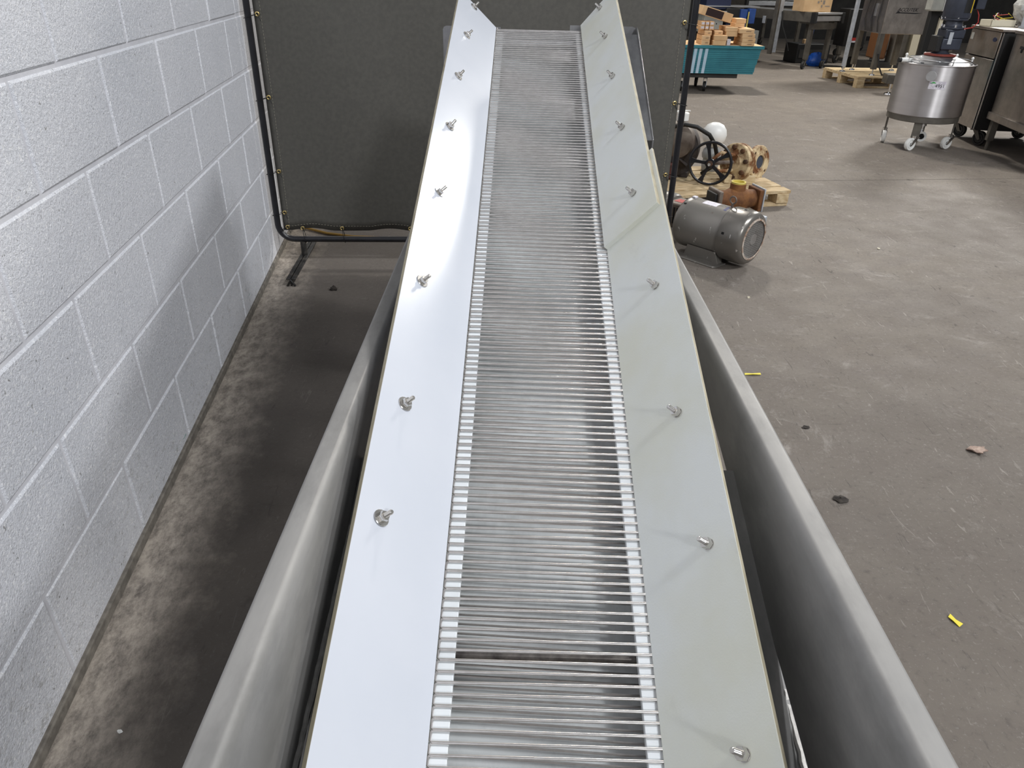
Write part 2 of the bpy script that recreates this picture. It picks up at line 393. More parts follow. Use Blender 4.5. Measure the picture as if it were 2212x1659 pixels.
BLK0 = [block_mesh(0.3965, 0.1945, 10 + i) for i in range(2)]
for row in range(9):
    z0 = 0.0243 + row * 0.2032 + 0.004
    # joint between rows 3/4 (0-based, from floor) carries the measured course: row 4 has its joints at 1.430 + k*0.4064
    off = 1.430 + (0.2032 if row % 2 else 0.0)
    for kx in range(-5, 8):
        s = off + kx * 0.4064 + 0.005
        put('block', random.choice(BLK), WL, loc=(s, random.uniform(-0.0012, 0.0008), z0))
tr = MB().box(-2.0, 6.0, -0.006, 0.15, 0.0, 0.026).build('trim_1', M_grime, None, bevel=0.003, M=WL.matrix_basis.copy()); struct(tr)
tr.matrix_basis = T(*(-D * WN)) @ RZ(math.atan2(math.cos(yaw), math.sin(yaw)))
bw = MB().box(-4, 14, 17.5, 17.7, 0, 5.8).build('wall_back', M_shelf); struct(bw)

# ------------------------------------------------------------------ incline conveyor with hopper
AZ, EL = R(-0.3), R(17.07)
C0 = Vector((0.00128, 0.24399, 0.43069))
CONV = thing('incline_conveyor', 'stainless incline conveyor with wire rod belt between flared white side boards', 'conveyor', (0.045, 1.2, 0))
CL = Vector((0.045, 1.2, 0))
BF = T(*(C0 - CL)) @ RZ(AZ) @ RX(EL)         # belt frame: x across, y up the belt, z off the belt
def bf(x, y, z): return BF @ T(x, y, z)

# belt rods, one object each
rod = MB()
rod.tube([(-0.079, 0, 0), (0.176, 0, 0)], 0.0019, 10)
rod.tube([(-0.0788, 0.0, 0), (-0.0812, 0.0018, 0), (-0.0812, 0.0104, 0), (-0.0795, 0.0122, 0)], 0.0014, 6)
ROD = rod.mesh('belt_rod', M_rod)
PITCH = 0.0127
nrod = int(2.19 / PITCH) + 1
for i in range(nrod):
    u = -0.02 + i * PITCH
    rr = Matrix.Rotation(random.uniform(-0.0035, 0.0035), 4, 'Z')
    put('belt_rod', ROD, CONV, M=bf(random.uniform(-.0004, .0004), u + random.uniform(-.0005, .0005), random.uniform(-.0004, .0004)) @ rr)
HR = 0.042; uh = -0.02 + (nrod - 1) * PITCH
for k in range(1, 8):
    a = k * PITCH / HR
    put('belt_rod', ROD, CONV, M=bf(0, uh + HR * math.sin(a), -HR + HR * math.cos(a)))
ret = MB()
for i in range(int(2.15 / PITCH)):
    u = 0.0 + i * PITCH; sk = 0.030 + 0.008 * math.sin(i * 0.7)
    ret.tube([(-0.095, u + sk * 0.12, 0), (0.19, u - sk * 0.17, 0)], 0.0015, 5)
o = ret.build('return_strand', M_rod, CONV, M=bf(0, 0, -0.036)); o['kind'] = 'stuff'
# wear strips
MB().box(-0.108, -0.0615, -0.05, 2.17, -0.012, -0.0025).build('wear_strip', M_strip, CONV, bevel=0.001, M=BF)
MB().add([(0.1525,-.05,-.012),(.19,-.05,-.012),(.19,2.17,-.012),(.1455,2.17,-.012),(0.1525,-.05,-.0025),(.19,-.05,-.0025),(.19,2.17,-.0025),(.1455,2.17,-.0025)],
         [(0,3,2,1),(4,5,6,7),(0,1,5,4),(1,2,6,5),(2,3,7,6),(3,0,4,7)]).build('wear_strip', M_strip, CONV, bevel=0.001, M=BF)
# pan, side channels, cross bars
MB().box(-0.108, 0.192, -0.05, 2.14, -0.062, -0.059).build('pan', M_pan, CONV, M=BF)
for x in (-0.112, 0.192):
    MB().box(x, x + 0.004, -0.06, 2.2, -0.15, -0.004).build('side_channel', M_steel, CONV, M=BF)
MB().cyl((-0.11, 0.352, -0.022), (0.192, 0.352, -0.022), 0.0075, 20).build('cross_bar', mat('dark_shaft', (0.25,0.23,0.21,1), (0.10,0.09,0.085,1), 0.35, 1.0, scale=50), CONV, M=BF)
MB().cyl((-0.105, uh, -HR), (0.19, uh, -HR), HR - 0.002, 28).build('head_roller', M_alu, CONV, M=BF)
# side boards (white sheet) with studs, washers and nuts
def board(r0, sgn, ang, wd, thick, u0, u1, mt, lift=0.0):
    a = R(ang); d = Vector((sgn * math.cos(a), 0, math.sin(a))); nn = Vector((-sgn * math.sin(a), 0, math.cos(a)))
    mb = MB(); b = Vector((r0, 0, 0.0015)) + nn * lift
    ns = 24; vs = []; fs = []
    for i in range(ns + 1):
        u = u0 + (u1 - u0) * i / ns
        for (q, h) in ((0, 0), (wd, 0), (wd, -thick), (0, -thick)):
            p = b + d * q + nn * h; vs.append((p.x, u, p.z))
    for i in range(ns):
        for j in range(4):
            k = (j + 1) % 4; q = (4*i+j, 4*i+k, 4*i+4+k, 4*i+4+j)
            fs.append(q if sgn < 0 else q[::-1])
    e = 4 * ns
    fs += [(3,2,1,0), (e, e+1, e+2, e+3)] if sgn < 0 else [(0,1,2,3), (e+3, e+2, e+1, e)]
    mb.v = vs; mb.f = fs
    o = mb.build('side_board', mt, CONV, bevel=0.0006, M=BF)
    o.data.materials.append(M_cut); o.data.materials.append(M_white)
    for p in o.data.polygons:
        if abs(p.normal.dot(d)) > 0.9: p.material_index = 1
        if u0 > 0.5 and p.normal.y < -0.9: p.material_index = 2
    def at(u, wv, h=0.0): return b + d * wv + nn * h + Vector((0, u, 0))
    return o, at, nn, d
def hexnut(mb, h0, h1, af, M):
    rr = af / math.sqrt(3)
    mb.lathe([(0, h0), (rr*0.97, h0), (rr, h0 + .0008), (rr, h1 - .0008), (rr*0.92, h1), (0, h1)], 6, M)
def stud(mb, h0, h1, r, M):
    n = 9; prof = [(0, h0)]
    for i in range(n):
        z = h0 + (h1 - h0) * i / n; dz = (h1 - h0) / n
        prof += [(r, z), (r * 0.86, z + dz * 0.5)]
    prof += [(r * 0.9, h1 - .0008), (r * 0.7, h1), (0, h1)]
    mb.lathe(prof, 12, M)
def bolt_mesh(washer, ln):
    mb = MB()
    if washer: mb.lathe([(0, .0002), (.0108, .0002), (.0112, .0008), (.0112, .0014), (.0106, .002), (.0045, .002), (0, .002)], 28, Matrix.Identity(4))
    else: mb.lathe([(0, .0002), (.0072, .0002), (.0072, .0015), (0, .0015)], 20, Matrix.Identity(4))
    hexnut(mb, 0.0018, 0.0088, 0.0125, Matrix.Identity(4)); stud(mb, 0.0085, ln, 0.0033, Matrix.Identity(4))
    return mb.mesh('bolt', M_bolt)
BOLT_L = bolt_mesh(True, 0.0205); BOLT_R = bolt_mesh(False, 0.021)
def place_bolts(bd, at, nn, d, me, lst, tilt=0.0):
    base = Matrix((d, Vector((0, 1, 0)) if d.x * 1 > 0 else Vector((0, -1, 0)), nn)).transposed().to_4x4()
    for (u, wv, h) in lst:
        mm = base.copy(); mm.translation = at(u, wv, h)
        rr = Matrix.Rotation(random.uniform(0, 1.0), 4, 'Z') @ Matrix.Rotation(random.uniform(-.05, .05) + tilt, 4, 'X') @ Matrix.Rotation(random.uniform(-.05, .05), 4, 'Y')
        put('bolt', me, bd, M=mm @ rr)
bdL, atL, nL, dL = board(-0.0825, -1, 45, 0.1420, 0.008, -0.06, 2.182, M_uhmw_l)
bdL['label'] = 'long glossy white side board on the wall side'
place_bolts(bdL, atL, nL, dL, BOLT_L, [(2.16,.088,0),(1.946,.0965,0),(1.6955,.102,0),(1.452,.1025,0),(1.20,.1006,0),(.928,.106,0),(.664,.10,0),(.4754,.107,0)])
bdR, atR, nR, dR = board(0.1675, 1, 50.5, 0.140, 0.0055, -0.06, 1.32, M_uhmw_r)
bdR['label'] = 'lower white side board partly under the upper one'
place_bolts(bdR, atR, nR, dR, BOLT_R, [(.935,.094,0),(.66,.093,0),(.449,.1036,0),(.22,.10,0)])
bdU, atU, nU, dU = board(0.1685, 1, 50.5, 0.132, 0.0095, 1.128, 2.198, M_uhmw_r, lift=0.0098)
bdU['label'] = 'upper greenish white side board lapped over the lower one'
place_bolts(bdU, atU, nU, dU, BOLT_R, [(2.162,.078,0),(1.958,.081,0),(1.718,.083,0),(1.465,.086,0),(1.209,.086,0)])

# hopper walls: vertical sheet with a flat turned rim, welded to the sloped flange
def hopper_wall(xin, xout, sgn):
    mb = MB(); mb.sharp = 70; vs = []; fs = []; st = [0.02 + i * 0.07 for i in range(26)]
    for Y in st:
        zw = min(0.425 + 0.205 * Y, 0.66) - 0.01
        pr = [(xin, zw), (xin, 0.672), (xin, 0.688), (xin + sgn*.0018, 0.695), (xin + sgn*.005, 0.6992), (xin + sgn*.008, 0.70),
              (xout - sgn*.004, 0.70), (xout - sgn*.0012, 0.6988), (xout, 0.6955), (xout, 0.660)]
        vs += [(x - CL.x, Y - CL.y, z) for x, z in pr]
    n = 10
    for i in range(len(st) - 1):
        for j in range(n - 1):
            q = (i*n+j, (i+1)*n+j, (i+1)*n+j+1, i*n+j+1)
            fs.append(q if sgn > 0 else q[::-1])
    mb.v = vs; mb.f = fs
    o = mb.build('hopper_wall', M_steel, CONV)
    sl = o.modifiers.new('sheet', 'SOLIDIFY'); sl.thickness = 0.0025; sl.offset = -1
    wn = o.modifiers.new('weighted', 'WEIGHTED_NORMAL'); wn.keep_sharp = True; wn.weight = 90
hopper_wall(-0.2125, -0.2395, -1)
hopper_wall(0.3205, 0.3490, 1)
MB().box(-0.2395 - CL.x, 0.349 - CL.x, 1.768 - CL.y, 1.772 - CL.y, 0.60, 0.70).build('hopper_end', M_steel, CONV)
for (xa, xb) in ((-0.2135, -0.112), (0.196, 0.3215)):
    MB().box(xa, xb, -0.1, 0.62, -0.012, -0.008).build('flange', M_steel, CONV, M=bf(0, 0, 0.014 if xa < 0 else 0.006))
def weld(x, pts):
    mb = MB(); vs = []
    for i in range(60):
        f = i / 59; Y = pts[0][0] + (pts[1][0] - pts[0][0]) * f; z = pts[0][1] + (pts[1][1] - pts[0][1]) * f
        vs.append((x - CL.x + random.uniform(-.0008, .0008), Y - CL.y, z + random.uniform(-.0014, .0014)))
    mb.tube(vs, 0.0035, 6).build('weld_bead', M_weld, CONV)
weld(-0.2085, ((0.30, 0.500), (0.815, 0.598)))
weld(0.3185, ((0.30, 0.462), (0.825, 0.582)))
# head plates and drive guard
MB().prism([(-.235, .90), (-.06, .90), (-.06, 1.068), (-.225, 1.068), (-.232, 1.065), (-.235, 1.058)], -0.003, 0.0).build('head_plate', M_guard, CONV,
    M=T(-CL.x, 2.43 - CL.y, 0) @ RX(R(90)))
MB().prism([(.15, .90), (.352, .90), (.352, 1.062), (.349, 1.072), (.34, 1.076), (.15, 1.076)], -0.003, 0.0).build('head_plate', M_guard, CONV,
    M=T(-CL.x, 2.45 - CL.y, 0) @ RX(R(90)))
MB().prism([(1.95, .80), (2.452, .92), (2.452, 1.062), (2.446, 1.072), (2.436, 1.075), (2.40, 1.062), (1.95, .845)], 0.0, 0.004).build('drive_guard', M_guard, CONV, bevel=0.001,
    M=T(.349 - CL.x, -CL.y, 0) @ Matrix(((0,0,1,0),(1,0,0,0),(0,1,0,0),(0,0,0,1))))
MB().box(.29, .3495, 0, 0.50, -0.002, 0.0).build('drive_guard', M_guard, CONV, M=T(-CL.x, 1.95 - CL.y, .843) @ RX(R(25.5)))
MB().tube([(0, 0, 0), (-.006, 0, .004), (-.009, 0, .012), (-.006, 0, .019), (0, 0, .02)], 0.0017, 6).build('hook', M_white, CONV, M=bf(-0.176, 2.12, 0.112))
# legs
for (x, Y, zt) in ((-0.18, 0.30, 0.50), (0.29, 0.30, 0.46), (-0.105, 1.55, 0.75), (0.20, 1.55, 0.75), (-0.105, 2.12, 0.90), (0.20, 2.12, 0.90)):
    lg = MB().box(x - .019, x + .019, Y - .019, Y + .019, 0.015, zt).build('leg', M_steel, CONV, bevel=0.003, loc=-CL)
    MB().cyl((x, Y, 0), (x, Y, 0.016), 0.03, 16).build('foot', M_blackrub, lg)

# ------------------------------------------------------------------ welding screen
SW = thing('welding_screen', 'olive vinyl welding screen laced in a black tube frame', 'screen', (-1.095, 3.24, 0), R(3.6))
Wd = 1.815; r_ = 0.0135
fr = []
def arc(cx, cz, rad, a0, a1, n=8): return [(cx + rad*math.cos(R(a0 + (a1-a0)*i/n)), 0, cz + rad*math.sin(R(a0 + (a1-a0)*i/n))) for i in range(n+1)]
rc = 0.07; zb, zt = 0.108, 1.93
path = arc(rc, zb + rc, rc, 180, 270) + arc(Wd - rc, zb + rc, rc, 270, 360) + arc(Wd - rc, zt - rc, rc, 0, 90) + arc(rc, zt - rc, rc, 90, 180)
MB().tube(path, r_, 14, closed=True).build('frame', M_blackpaint, SW)
for lx in (0.105, Wd - 0.105):
    MB().cyl((lx, 0, 0.035), (lx, 0, 0.10), 0.014, 12).build('leg', M_oldblack, SW)
    ft = MB().box(lx - .02, lx + .02, -0.31, 0.26, 0.028, 0.034); ft.box(lx - .003, lx + .003, -0.31, 0.26, 0.0, 0.034)
    ft.tube([(lx - .017, -.312, .001), (lx - .008, -.314, .016), (lx, -.316, .03), (lx + .008, -.314, .016), (lx + .017, -.312, .001)], 0.005, 6)
    ft.build('foot', M_oldblack, SW, bevel=0.002)
def fabric(x0, x1, amp, yoff):
    mb = MB(); nx = 90; nz = 40; vs = []; fs = []
    for j in range(nz + 1):
        for i in range(nx + 1):
            x = x0 + (x1 - x0) * i / nx
            zlow = 0.150 + 0.010 * max(0, math.sin((x - 0.10) * 2 * math.pi / 0.36 + 0.6)) * (1 if x > 0.06 else 0)
            f = j / nz; z = zlow + (1.885 - zlow) * f
            y = yoff + amp * math.sin(x * 9 + z * 2.0) * math.sin(z * 2.4) + 0.004 * math.sin(x * 17) * math.exp(-f * 14)
            vs.append((x, y, z))
    for j in range(nz):
        for i in range(nx):
            a = j*(nx+1)+i; fs.append((a, a+1, a+nx+2, a+nx+1))
    mb.v = vs; mb.f = fs; return mb, zlow
fb, _ = fabric(0.024, Wd - 0.024, 0.006, 0.0)
f_ob = fb.build('curtain', M_vinyl, SW)
sl = f_ob.modifiers.new('cloth', 'SOLIDIFY'); sl.thickness = 0.0012; sl.offset = 1
# hem stitching
hem = MB()
for sx in (0.052, Wd - 0.052):
    for kz in range(130):
        z = 0.17 + kz * 0.013; y = -0.0022 + 0.006 * math.sin(sx * 9 + z * 2.0) * math.sin(z * 2.4)
        hem.box(sx - .0006, sx + .0006, y - .0006, y, z, z + 0.008)
for kx in range(128):
    x = 0.05 + kx * 0.0135; zlow = 0.150 + 0.010 * max(0, math.sin((x - 0.10) * 2 * math.pi / 0.36 + 0.6)) * (1 if x > 0.06 else 0)
    hem.box(x, x + .008, -.007, -.0064, zlow + .022, zlow + .0232)
hs = hem.build('stitching', M_thread, SW); hs['kind'] = 'stuff'
GR = MB().lathe([(.0042, 0), (.0042, .0012), (.006, .0026), (.0088, .0018), (.0098, 0)], 18).mesh('eyelet', M_brass)
def eyelet(x, z, tie):
    g = put('eyelet', GR, SW, M=T(x, -0.0075, z) @ RX(R(90)))
    tx, tz = tie; dx, dz = tx - x, tz - z; L = math.hypot(dx, dz); ux, uz = dx / L, dz / L
    e = 0.016
    loop = [(x, -.008, z), (x + dx*.5, -.0165, z + dz*.5), (tx, -.0175, tz), (tx + ux*e, -.003, tz + uz*e), (tx + ux*e, .008, tz + uz*e), (tx, .017, tz), (x + dx*.5, .012, z + dz*.5), (x, .004, z)]
    MB().tube(loop, 0.0014, 5, closed=True).build('lacing', M_tie, SW)
    MB().tube([(x, -.009, z), (x + .006, -.014, z - .012), (x + .012, -.016, z - .026)], 0.0012, 5).build('lacing', M_tie, SW)
for z in (0.235, 0.42, 0.728, 1.042, 1.36, 1.68):
    eyelet(0.028 + .012, z, (-0.002, z - 0.012)); eyelet(Wd - 0.040, z, (Wd + 0.002, z - 0.008))
for x in (0.112, 0.292, 0.605, 0.915, 1.23, 1.54):
    eyelet(x, 0.162, (x + .006, zb))
eyelet(0.045, 0.168, (0.018, 0.150))
# pale line of light between post and cloth is the gap itself; a thin white cord runs beside the post
MB().tube([(0.019, -.010, .17), (0.0195, -.012, .35), (0.018, -.012, .52)], 0.0016, 5).build('cord', M_white, SW)
o = MB().tube([(-1.25, 3.80, .007), (-1.10, 3.71, .008), (-.98, 3.64, .007), (-.84, 3.60, .007), (-.60, 3.585, .007), (-.2, 3.60, .007), (.3, 3.66, .007)], 0.0065, 8).build('extension_cord', M_yellowcord)
tag(o, 'yellow cord lying on the floor behind the welding screen', 'cord')

# ------------------------------------------------------------------ electric motor on the floor
ax = Vector((0.68, -0.733, 0)).normalized(); mrot = math.atan2(ax.y, ax.x)
MO = thing('electric_motor', 'grey electric motor with perforated fan cover lying on the concrete', 'motor', (0.99, 3.43, 0), mrot)
LX = Matrix(((0,0,1,0),(1,0,0,0),(0,1,0,0),(0,0,0,1)))   # local Z of a lathe -> +X
ZC = 0.142
def onaxis(x): return T(x, 0, ZC) @ LX
MB().lathe([(0, -.215), (.06, -.215), (.07, -.21), (.108, -.20), (.118, -.19), (.121, -.18), (.121, -.155), (.1185, -.15), (.1185, .075), (.117, .08)], 56, onaxis(0)).build('housing', M_motor, MO)
MB().lathe([(.118, .06), (.1265, .062), (.1275, .066), (.1275, .15), (.124, .168), (.116, .180), (.103, .1865), (.098, .1868)], 56, onaxis(0)).build('fan_cover', M_motorchip, MO)
MB().lathe([(.0985, .1855), (.0985, .189), (.090, .1905), (.0885, .187)], 56, onaxis(0)).build('rusty_rim', M_rustring, MO)['label'] = 'rusty ring round the fan grille'
MB().lathe([(0, .1795), (.090, .1795)], 40, onaxis(0)).build('grille_backing', M_hole, MO)
gl = MB(); rg = 0.0885
hexr = 0.0078
def in_grille(x, y): return x*x + y*y < 0.0835**2
for k in range(-13, 14):            # diamond mesh bars, hole field between
    for s in (1, -1):
        cc = k * 0.0098 / 1.0; a = R(32 * s + 90)
        dirx, diry = math.cos(a), math.sin(a); nx, ny = -diry, dirx
        if abs(cc) >= rg: continue
        hl = math.sqrt(rg*rg - cc*cc)
        gl.box(-hl, hl, -.0019, .0019, .1805, .1835, onaxis(0) @ RZ(a) @ T(0, cc, 0))
gl.lathe([(0, .1845), (.026, .1845), (.026, .180)], 28, onaxis(0))
gl.lathe([(.0885, .184), (.083, .184)], 40, onaxis(0))
gl.build('fan_grille', mat('grille_grey', srgb(150, 148, 144), srgb(126, 122, 118), 0.5, 0.2), MO)
fb_ = MB()
for s in (1, -1):
    fb_.prism([(-.15, .045*s), (.09, .045*s), (.09, .118*s), (.075, .14*s), (-.135, .14*s), (-.15, .125*s)][::s], 0.0, 0.007)
    fb_.add([(-.13, .05*s, .005), (.07, .05*s, .005), (.07, .085*s, .005), (-.13, .085*s, .005), (-.11, .03*s, .06), (.05, .03*s, .06), (.05, .092*s, .062), (-.11, .092*s, .062)],
            [(0,1,5,4),(1,2,6,5),(2,3,7,6),(3,0,4,7)])
fb_.build('foot', M_motor, MO, bevel=0.002)
eb = MB().tube([(0.0 + .0165*math.cos(a), 0, ZC + .156 + .0165*math.sin(a)) for a in [2*math.pi*i/20 for i in range(20)]], 0.0036, 8, closed=True)
eb.cyl((0, 0, ZC + .112), (0, 0, ZC + .142), .006, 10); eb.cyl((0, 0, ZC + .116), (0, 0, ZC + .121), .013, 14)
eb.build('eye_bolt', M_castgrey, MO, M=T(.045, 0, -.001))
def patch(x0, x1, a0, a1, rad, n=8):
    mb = MB(); vs = []
    for i in range(n+1):
        a = R(a0 + (a1-a0)*i/n)
        for x in (x0, x1): vs.append((x, rad*math.sin(a), ZC + rad*math.cos(a)))
    mb.v = vs; mb.f = [(2*i, 2*i+1, 2*i+3, 2*i+2) for i in range(n)]
    return mb
patch(-.10, -.02, 8, -16, .1189).build('nameplate', M_label, MO)
for i, (a, wv) in enumerate(((-19, 4), (-13.5, 3), (-9, 3.5), (-4.5, 3), (0, 3), (5, 4), (10, 3))):
    patch(.026, .042, a - wv/2, a + wv/2, .1188, 3).build('lettering', M_textblue, MO)
for (x, a) in ((.115, -6), (.128, 16), (.085, -78), (-.18, -35)):
    p_ = patch(x, x + .014, a, a + 5, .1278 if x > 0 else .1213, 3).build('slot', M_hole, MO)
for (x, y, s) in ((-.165, 0.0, 1),):
    MB().box(-.175, -.155, -.012, .012, ZC + .118, ZC + .128).build('clip', M_label, MO, bevel=0.002)
bx = MB().box(.10, .152, .118, .155, ZC + .005, ZC + .075); bx.build('terminal_tab', M_lightpost, MO, bevel=0.005)

# second motor behind, mostly hidden by the screen post
M2 = thing('small_motor', 'smaller grey motor with slotted end box beside the screen post', 'motor', (0.775, 3.87, 0), mrot)
MB().lathe([(0, -.13), (.06, -.13), (.085, -.12), (.088, -.10), (.088, .085), (.08, .10), (0, .10)], 36, T(-.02, .03, .115) @ LX).build('housing', M_motor, M2)
MB().box(-.12, .06, -.07, .12, 0, .034).build('foot', M_motor, M2, bevel=0.003)
bxo = MB().box(.10, .19, -.085, .04, .06, .19).build('slotted_box', M_castgrey, M2, bevel=0.008)
sl_ = MB()
for k in range(4): sl_.box(.110 + k*.019, .119 + k*.019, -.0868, -.083, .085, .17)
sl_.build('slot', M_hole, bxo)
MB().box(.12, .17, -.05, .0, .19, .1915).build('sticker', M_redwire, bxo)

# ------------------------------------------------------------------ valve pallet and fittings
PR = R(14); PA = thing('shipping_pallet', 'small pale wooden pallet under the rusty valve and pipe tee', 'pallet', (1.14, 4.60, 0), PR)
pl = MB().box(-.47, .47, -.055, .055, 0, .016)
for k, y in enumerate((-.285, -.02, .245)):
    MB().box(-.46, .44, y - .045, y + .045, 0, .018).build('bottom_board', M_wood, PA, bevel=0.002)
for x in (-.44, 0.0, .405):
    for y in (-.285, -.02, .245):
        MB().box(x - .045, x + .035, y - .05, y + .05, .018, .075).build('block', M_wood, PA, bevel=0.003)
for k in range(6):
    y = -.33 + k * .112
    MB().box(-.48, .45, y, y + (.10 if k % 2 else .085), .075, .094).build('deck_board', random.choice((M_wood, M_wood2)), PA, bevel=0.002)

VA = thing('gate_valve', 'rusty cream gate valve lying with its black handwheel facing out', 'valve', (1.30, 4.55, 0.094), 0)
vz = lambda z: z - 0.094
# handwheel faces the camera side, stem runs back right into the bonnet
hc = Vector((1.16 - 1.30, 4.45 - 4.55, 0.227 - 0.094)); sd = Vector((0.62, 0.70, 0.03)).normalized()
HW = (T(*hc) @ Vector((-.36, -.93, .08)).to_track_quat('Z', 'Y').to_matrix().to_4x4())
hw = MB(); RW = 0.122
hw.tube([(RW*math.cos(a), RW*math.sin(a), 0) for a in [2*math.pi*i/40 for i in range(40)]], 0.0085, 10, closed=True)
for k in range(5):
    a = R(90 + 72*k + 14)
    ca, sa = math.cos(a), math.sin(a)
    pw = [(.022, .010), (.05, .0085), (.085, .0095), (.116, .017)]
    vs = []
    for (rr, hwid) in pw:
        for (s, z) in ((-1, -.005), (1, -.005), (1, .005), (-1, .005)): vs.append((rr*ca - s*hwid*sa, rr*sa + s*hwid*ca, z))
    fs = []
    for i in range(3):
        for j in range(4):
            kk = (j+1) % 4; fs.append((4*i+j, 4*i+kk, 4*i+4+kk, 4*i+4+j))
    hw.add(vs, fs)
hw.lathe([(.026, -.014), (.029, -.01), (.029, .010), (.026, .014), (0, .014)], 24)
hwo = hw.build('handwheel', M_blackpaint, VA, M=HW)
hn = MB(); hexnut(hn, .012, .022, .032, Matrix.Identity(4)); hn.build('hub_nut', M_rustdark, hwo)
MB().cyl((0, 0, .02), (0, 0, .05), .009, 12).build('stem_tip', M_chrome, hwo)
bc = Vector((1.345 - 1.30, 4.56 - 4.55, .215 - .094))
MB().cyl(hc + Vector((.004, .01, 0)), bc, .012, 12).build('stem', M_castgrey, VA)
yk = MB()
for s in (1, -1):
    yk.tube([hc + Vector((.02, .03, .02*s)), hc + Vector((.07, .05, .055*s)), bc + Vector((-.02, -.02, .045*s))], .010, 8)
yk.build('yoke', M_rustpaint, VA)
VB = T(*bc) @ Vector((-.80, -.58, .10)).to_track_quat('Z', 'Y').to_matrix().to_4x4()
MB().lathe([(0, .03), (.05, .03), (.062, .02), (.108, .018), (.112, .014), (.112, -.008), (.104, -.011), (.104, -.014), (.112, -.017), (.112, -.038), (.106, -.042), (.085, -.05), (.07, -.09), (0, -.10)], 44, VB).build('bonnet', M_rustpaint, VA)
bl = MB(); hexnut(bl, .016, .032, .026, Matrix.Identity(4)); BNUT = bl.mesh('bonnet_bolt', M_rustdark)
for k in range(8):
    a = 2*math.pi*k/8 + .2
    put('bonnet_bolt', BNUT, VA, M=VB @ T(.088*math.cos(a), .088*math.sin(a), 0) @ RZ(a))
fc = Vector((1.49 - 1.30, 4.58 - 4.55, .215 - .094))
VF = T(*fc) @ Vector((.62, -.78, .12)).to_track_quat('Z', 'Y').to_matrix().to_4x4()
MB().lathe([(.040, -.02), (.040, .013), (.043, .0145), (.058, .0145), (.060, .012), (.094, .010), (.098, .006), (.098, -.018), (.094, -.022), (.052, -.024), (.05, -.075), (.07, -.12), (0, -.13)], 44, VF).build('end_flange', M_rustpaint, VA)
MB().lathe([(0, .004), (.040, .004)], 30, VF).build('bore', mat('blue_grey_bore', srgb(62, 66, 76), None, 0.7), VA)
fh = MB().lathe([(0, .0106), (.009, .0106), (.009, .0112), (0, .0112)], 14).mesh('bolt_hole', M_rustdark)
for k in range(4):
    a = 2*math.pi*k/4 + .75
    put('bolt_hole', fh, VA, M=VF @ T(.077*math.cos(a), .077*math.sin(a), 0))
MB().cyl(bc + Vector((-.01, .02, -.02)), fc + Vector((-.06, .06, -.02)), .06, 24).build('body', M_rustpaint, VA)
MB().box(-.02, .17, -.03, .09, 0.0, .05).build('chock', M_wood2, VA, bevel=0.003)

TE = thing('pipe_tee', 'brown rusted cast pipe tee with a yellow thread cap on top', 'pipe', (1.26, 4.15, 0), R(16)); TE.scale = (1.1, 1.1, 1.1)
tz = .088
MB().lathe([(.050, -.115), (.050, -.06), (.062, -.03), (.066, 0), (.062, .03), (.048, .06), (.046, .105)], 36, T(0, 0, tz) @ RY(R(90))).build('run', M_rust, TE)
MB().lathe([(.052, 0), (.044, .045), (.040, .06), (.040, .082), (.036, .084)], 30, T(0, 0, tz)).build('branch', M_rust, TE)
MB().lathe([(.066, -.02), (.062, -.06), (.058, -.088), (0, -.088)], 30, T(0, 0, tz)).build('base', M_rust, TE)
MB().lathe([(.037, .078), (.037, .092), (.030, .092), (.030, .070), (0, .070)], 28, T(0, 0, tz)).build('thread_cap', M_yellow, TE)['label'] = 'yellow ring cap'
MB().box(.100, .122, -.06, .06, tz - .055, tz + .055).build('square_flange', M_rust, TE, bevel=0.005)
MB().box(.122, .130, -.064, .064, tz - .058, tz + .062).build('backing_plate', M_lightpost, TE, bevel=0.003)
MB().box(-.135, -.113, -.062, .062, tz - .062, tz + .06, T(0, 0, 0)).build('end_flange', M_castgrey, TE, bevel=0.006)
MB().box(-.150, -.135, -.045, .045, tz - .05, tz + .045).build('gasket', M_blackrub, TE, bevel=0.003)

PU = thing('pump_casing', 'dark cast iron pump casing behind the screen post', 'pump', (0.98, 4.72, 0.094), R(-20))
PM = T(0, 0, .169) @ RX(R(90))
MB().lathe([(0, -.10), (.07, -.10), (.10, -.09), (.150, -.07), (.166, -.03), (.168, .02), (.160, .05), (.168, .052), (.168, .068), (.12, .072), (.075, .085), (.07, .12), (0, .12)], 44, PM).build('casing', M_pump, PU)
MB().lathe([(0, .07), (.112, .07), (.104, .115), (.07, .13), (0, .13)], 36, PM @ T(.03, .06, 0)).build('bearing_hump', M_castgrey, PU)
rb = MB()
for a in (20, 80, 140, 200, 260, 320): rb.tube([(.07*math.cos(R(a)), .07*math.sin(R(a)), .085), (.14*math.cos(R(a)), .14*math.sin(R(a)), .073)], .012, 8, M=PM)
rb.build('rib', M_pump, PU)
MB().box(-.12, .12, -.06, .08, -.0, .04).build('base', M_pump, PU, bevel=0.006)
MB().box(-.02, .05, -.165, -.12, .01, .10).build('bracket', mat('oxide_red', srgb(96, 48, 42), srgb(60, 40, 36), 0.8, scale=25), PU, bevel=0.006)
o = MB().tube([(.93, 4.55, .415), (.99, 4.50, .438), (1.06, 4.49, .428), (1.14, 4.49, .385), (1.19, 4.53, .325), (1.222, 4.57, .255), (1.225, 4.63, .17), (1.18, 4.70, .108)], 0.0125, 10).build('rubber_hose', M_blackrub)
tag(o, 'black rubber hose arching over the dark pump casing', 'hose')
WC = thing('white_cap', 'small white plastic cap sitting on top of the pump casing', 'cap', (1.005, 4.66, .437), R(25))
MB().lathe([(0, .045), (.030, .045), (.036, .040), (.036, .0), (0, .0)], 26).build('shell', M_white, WC)
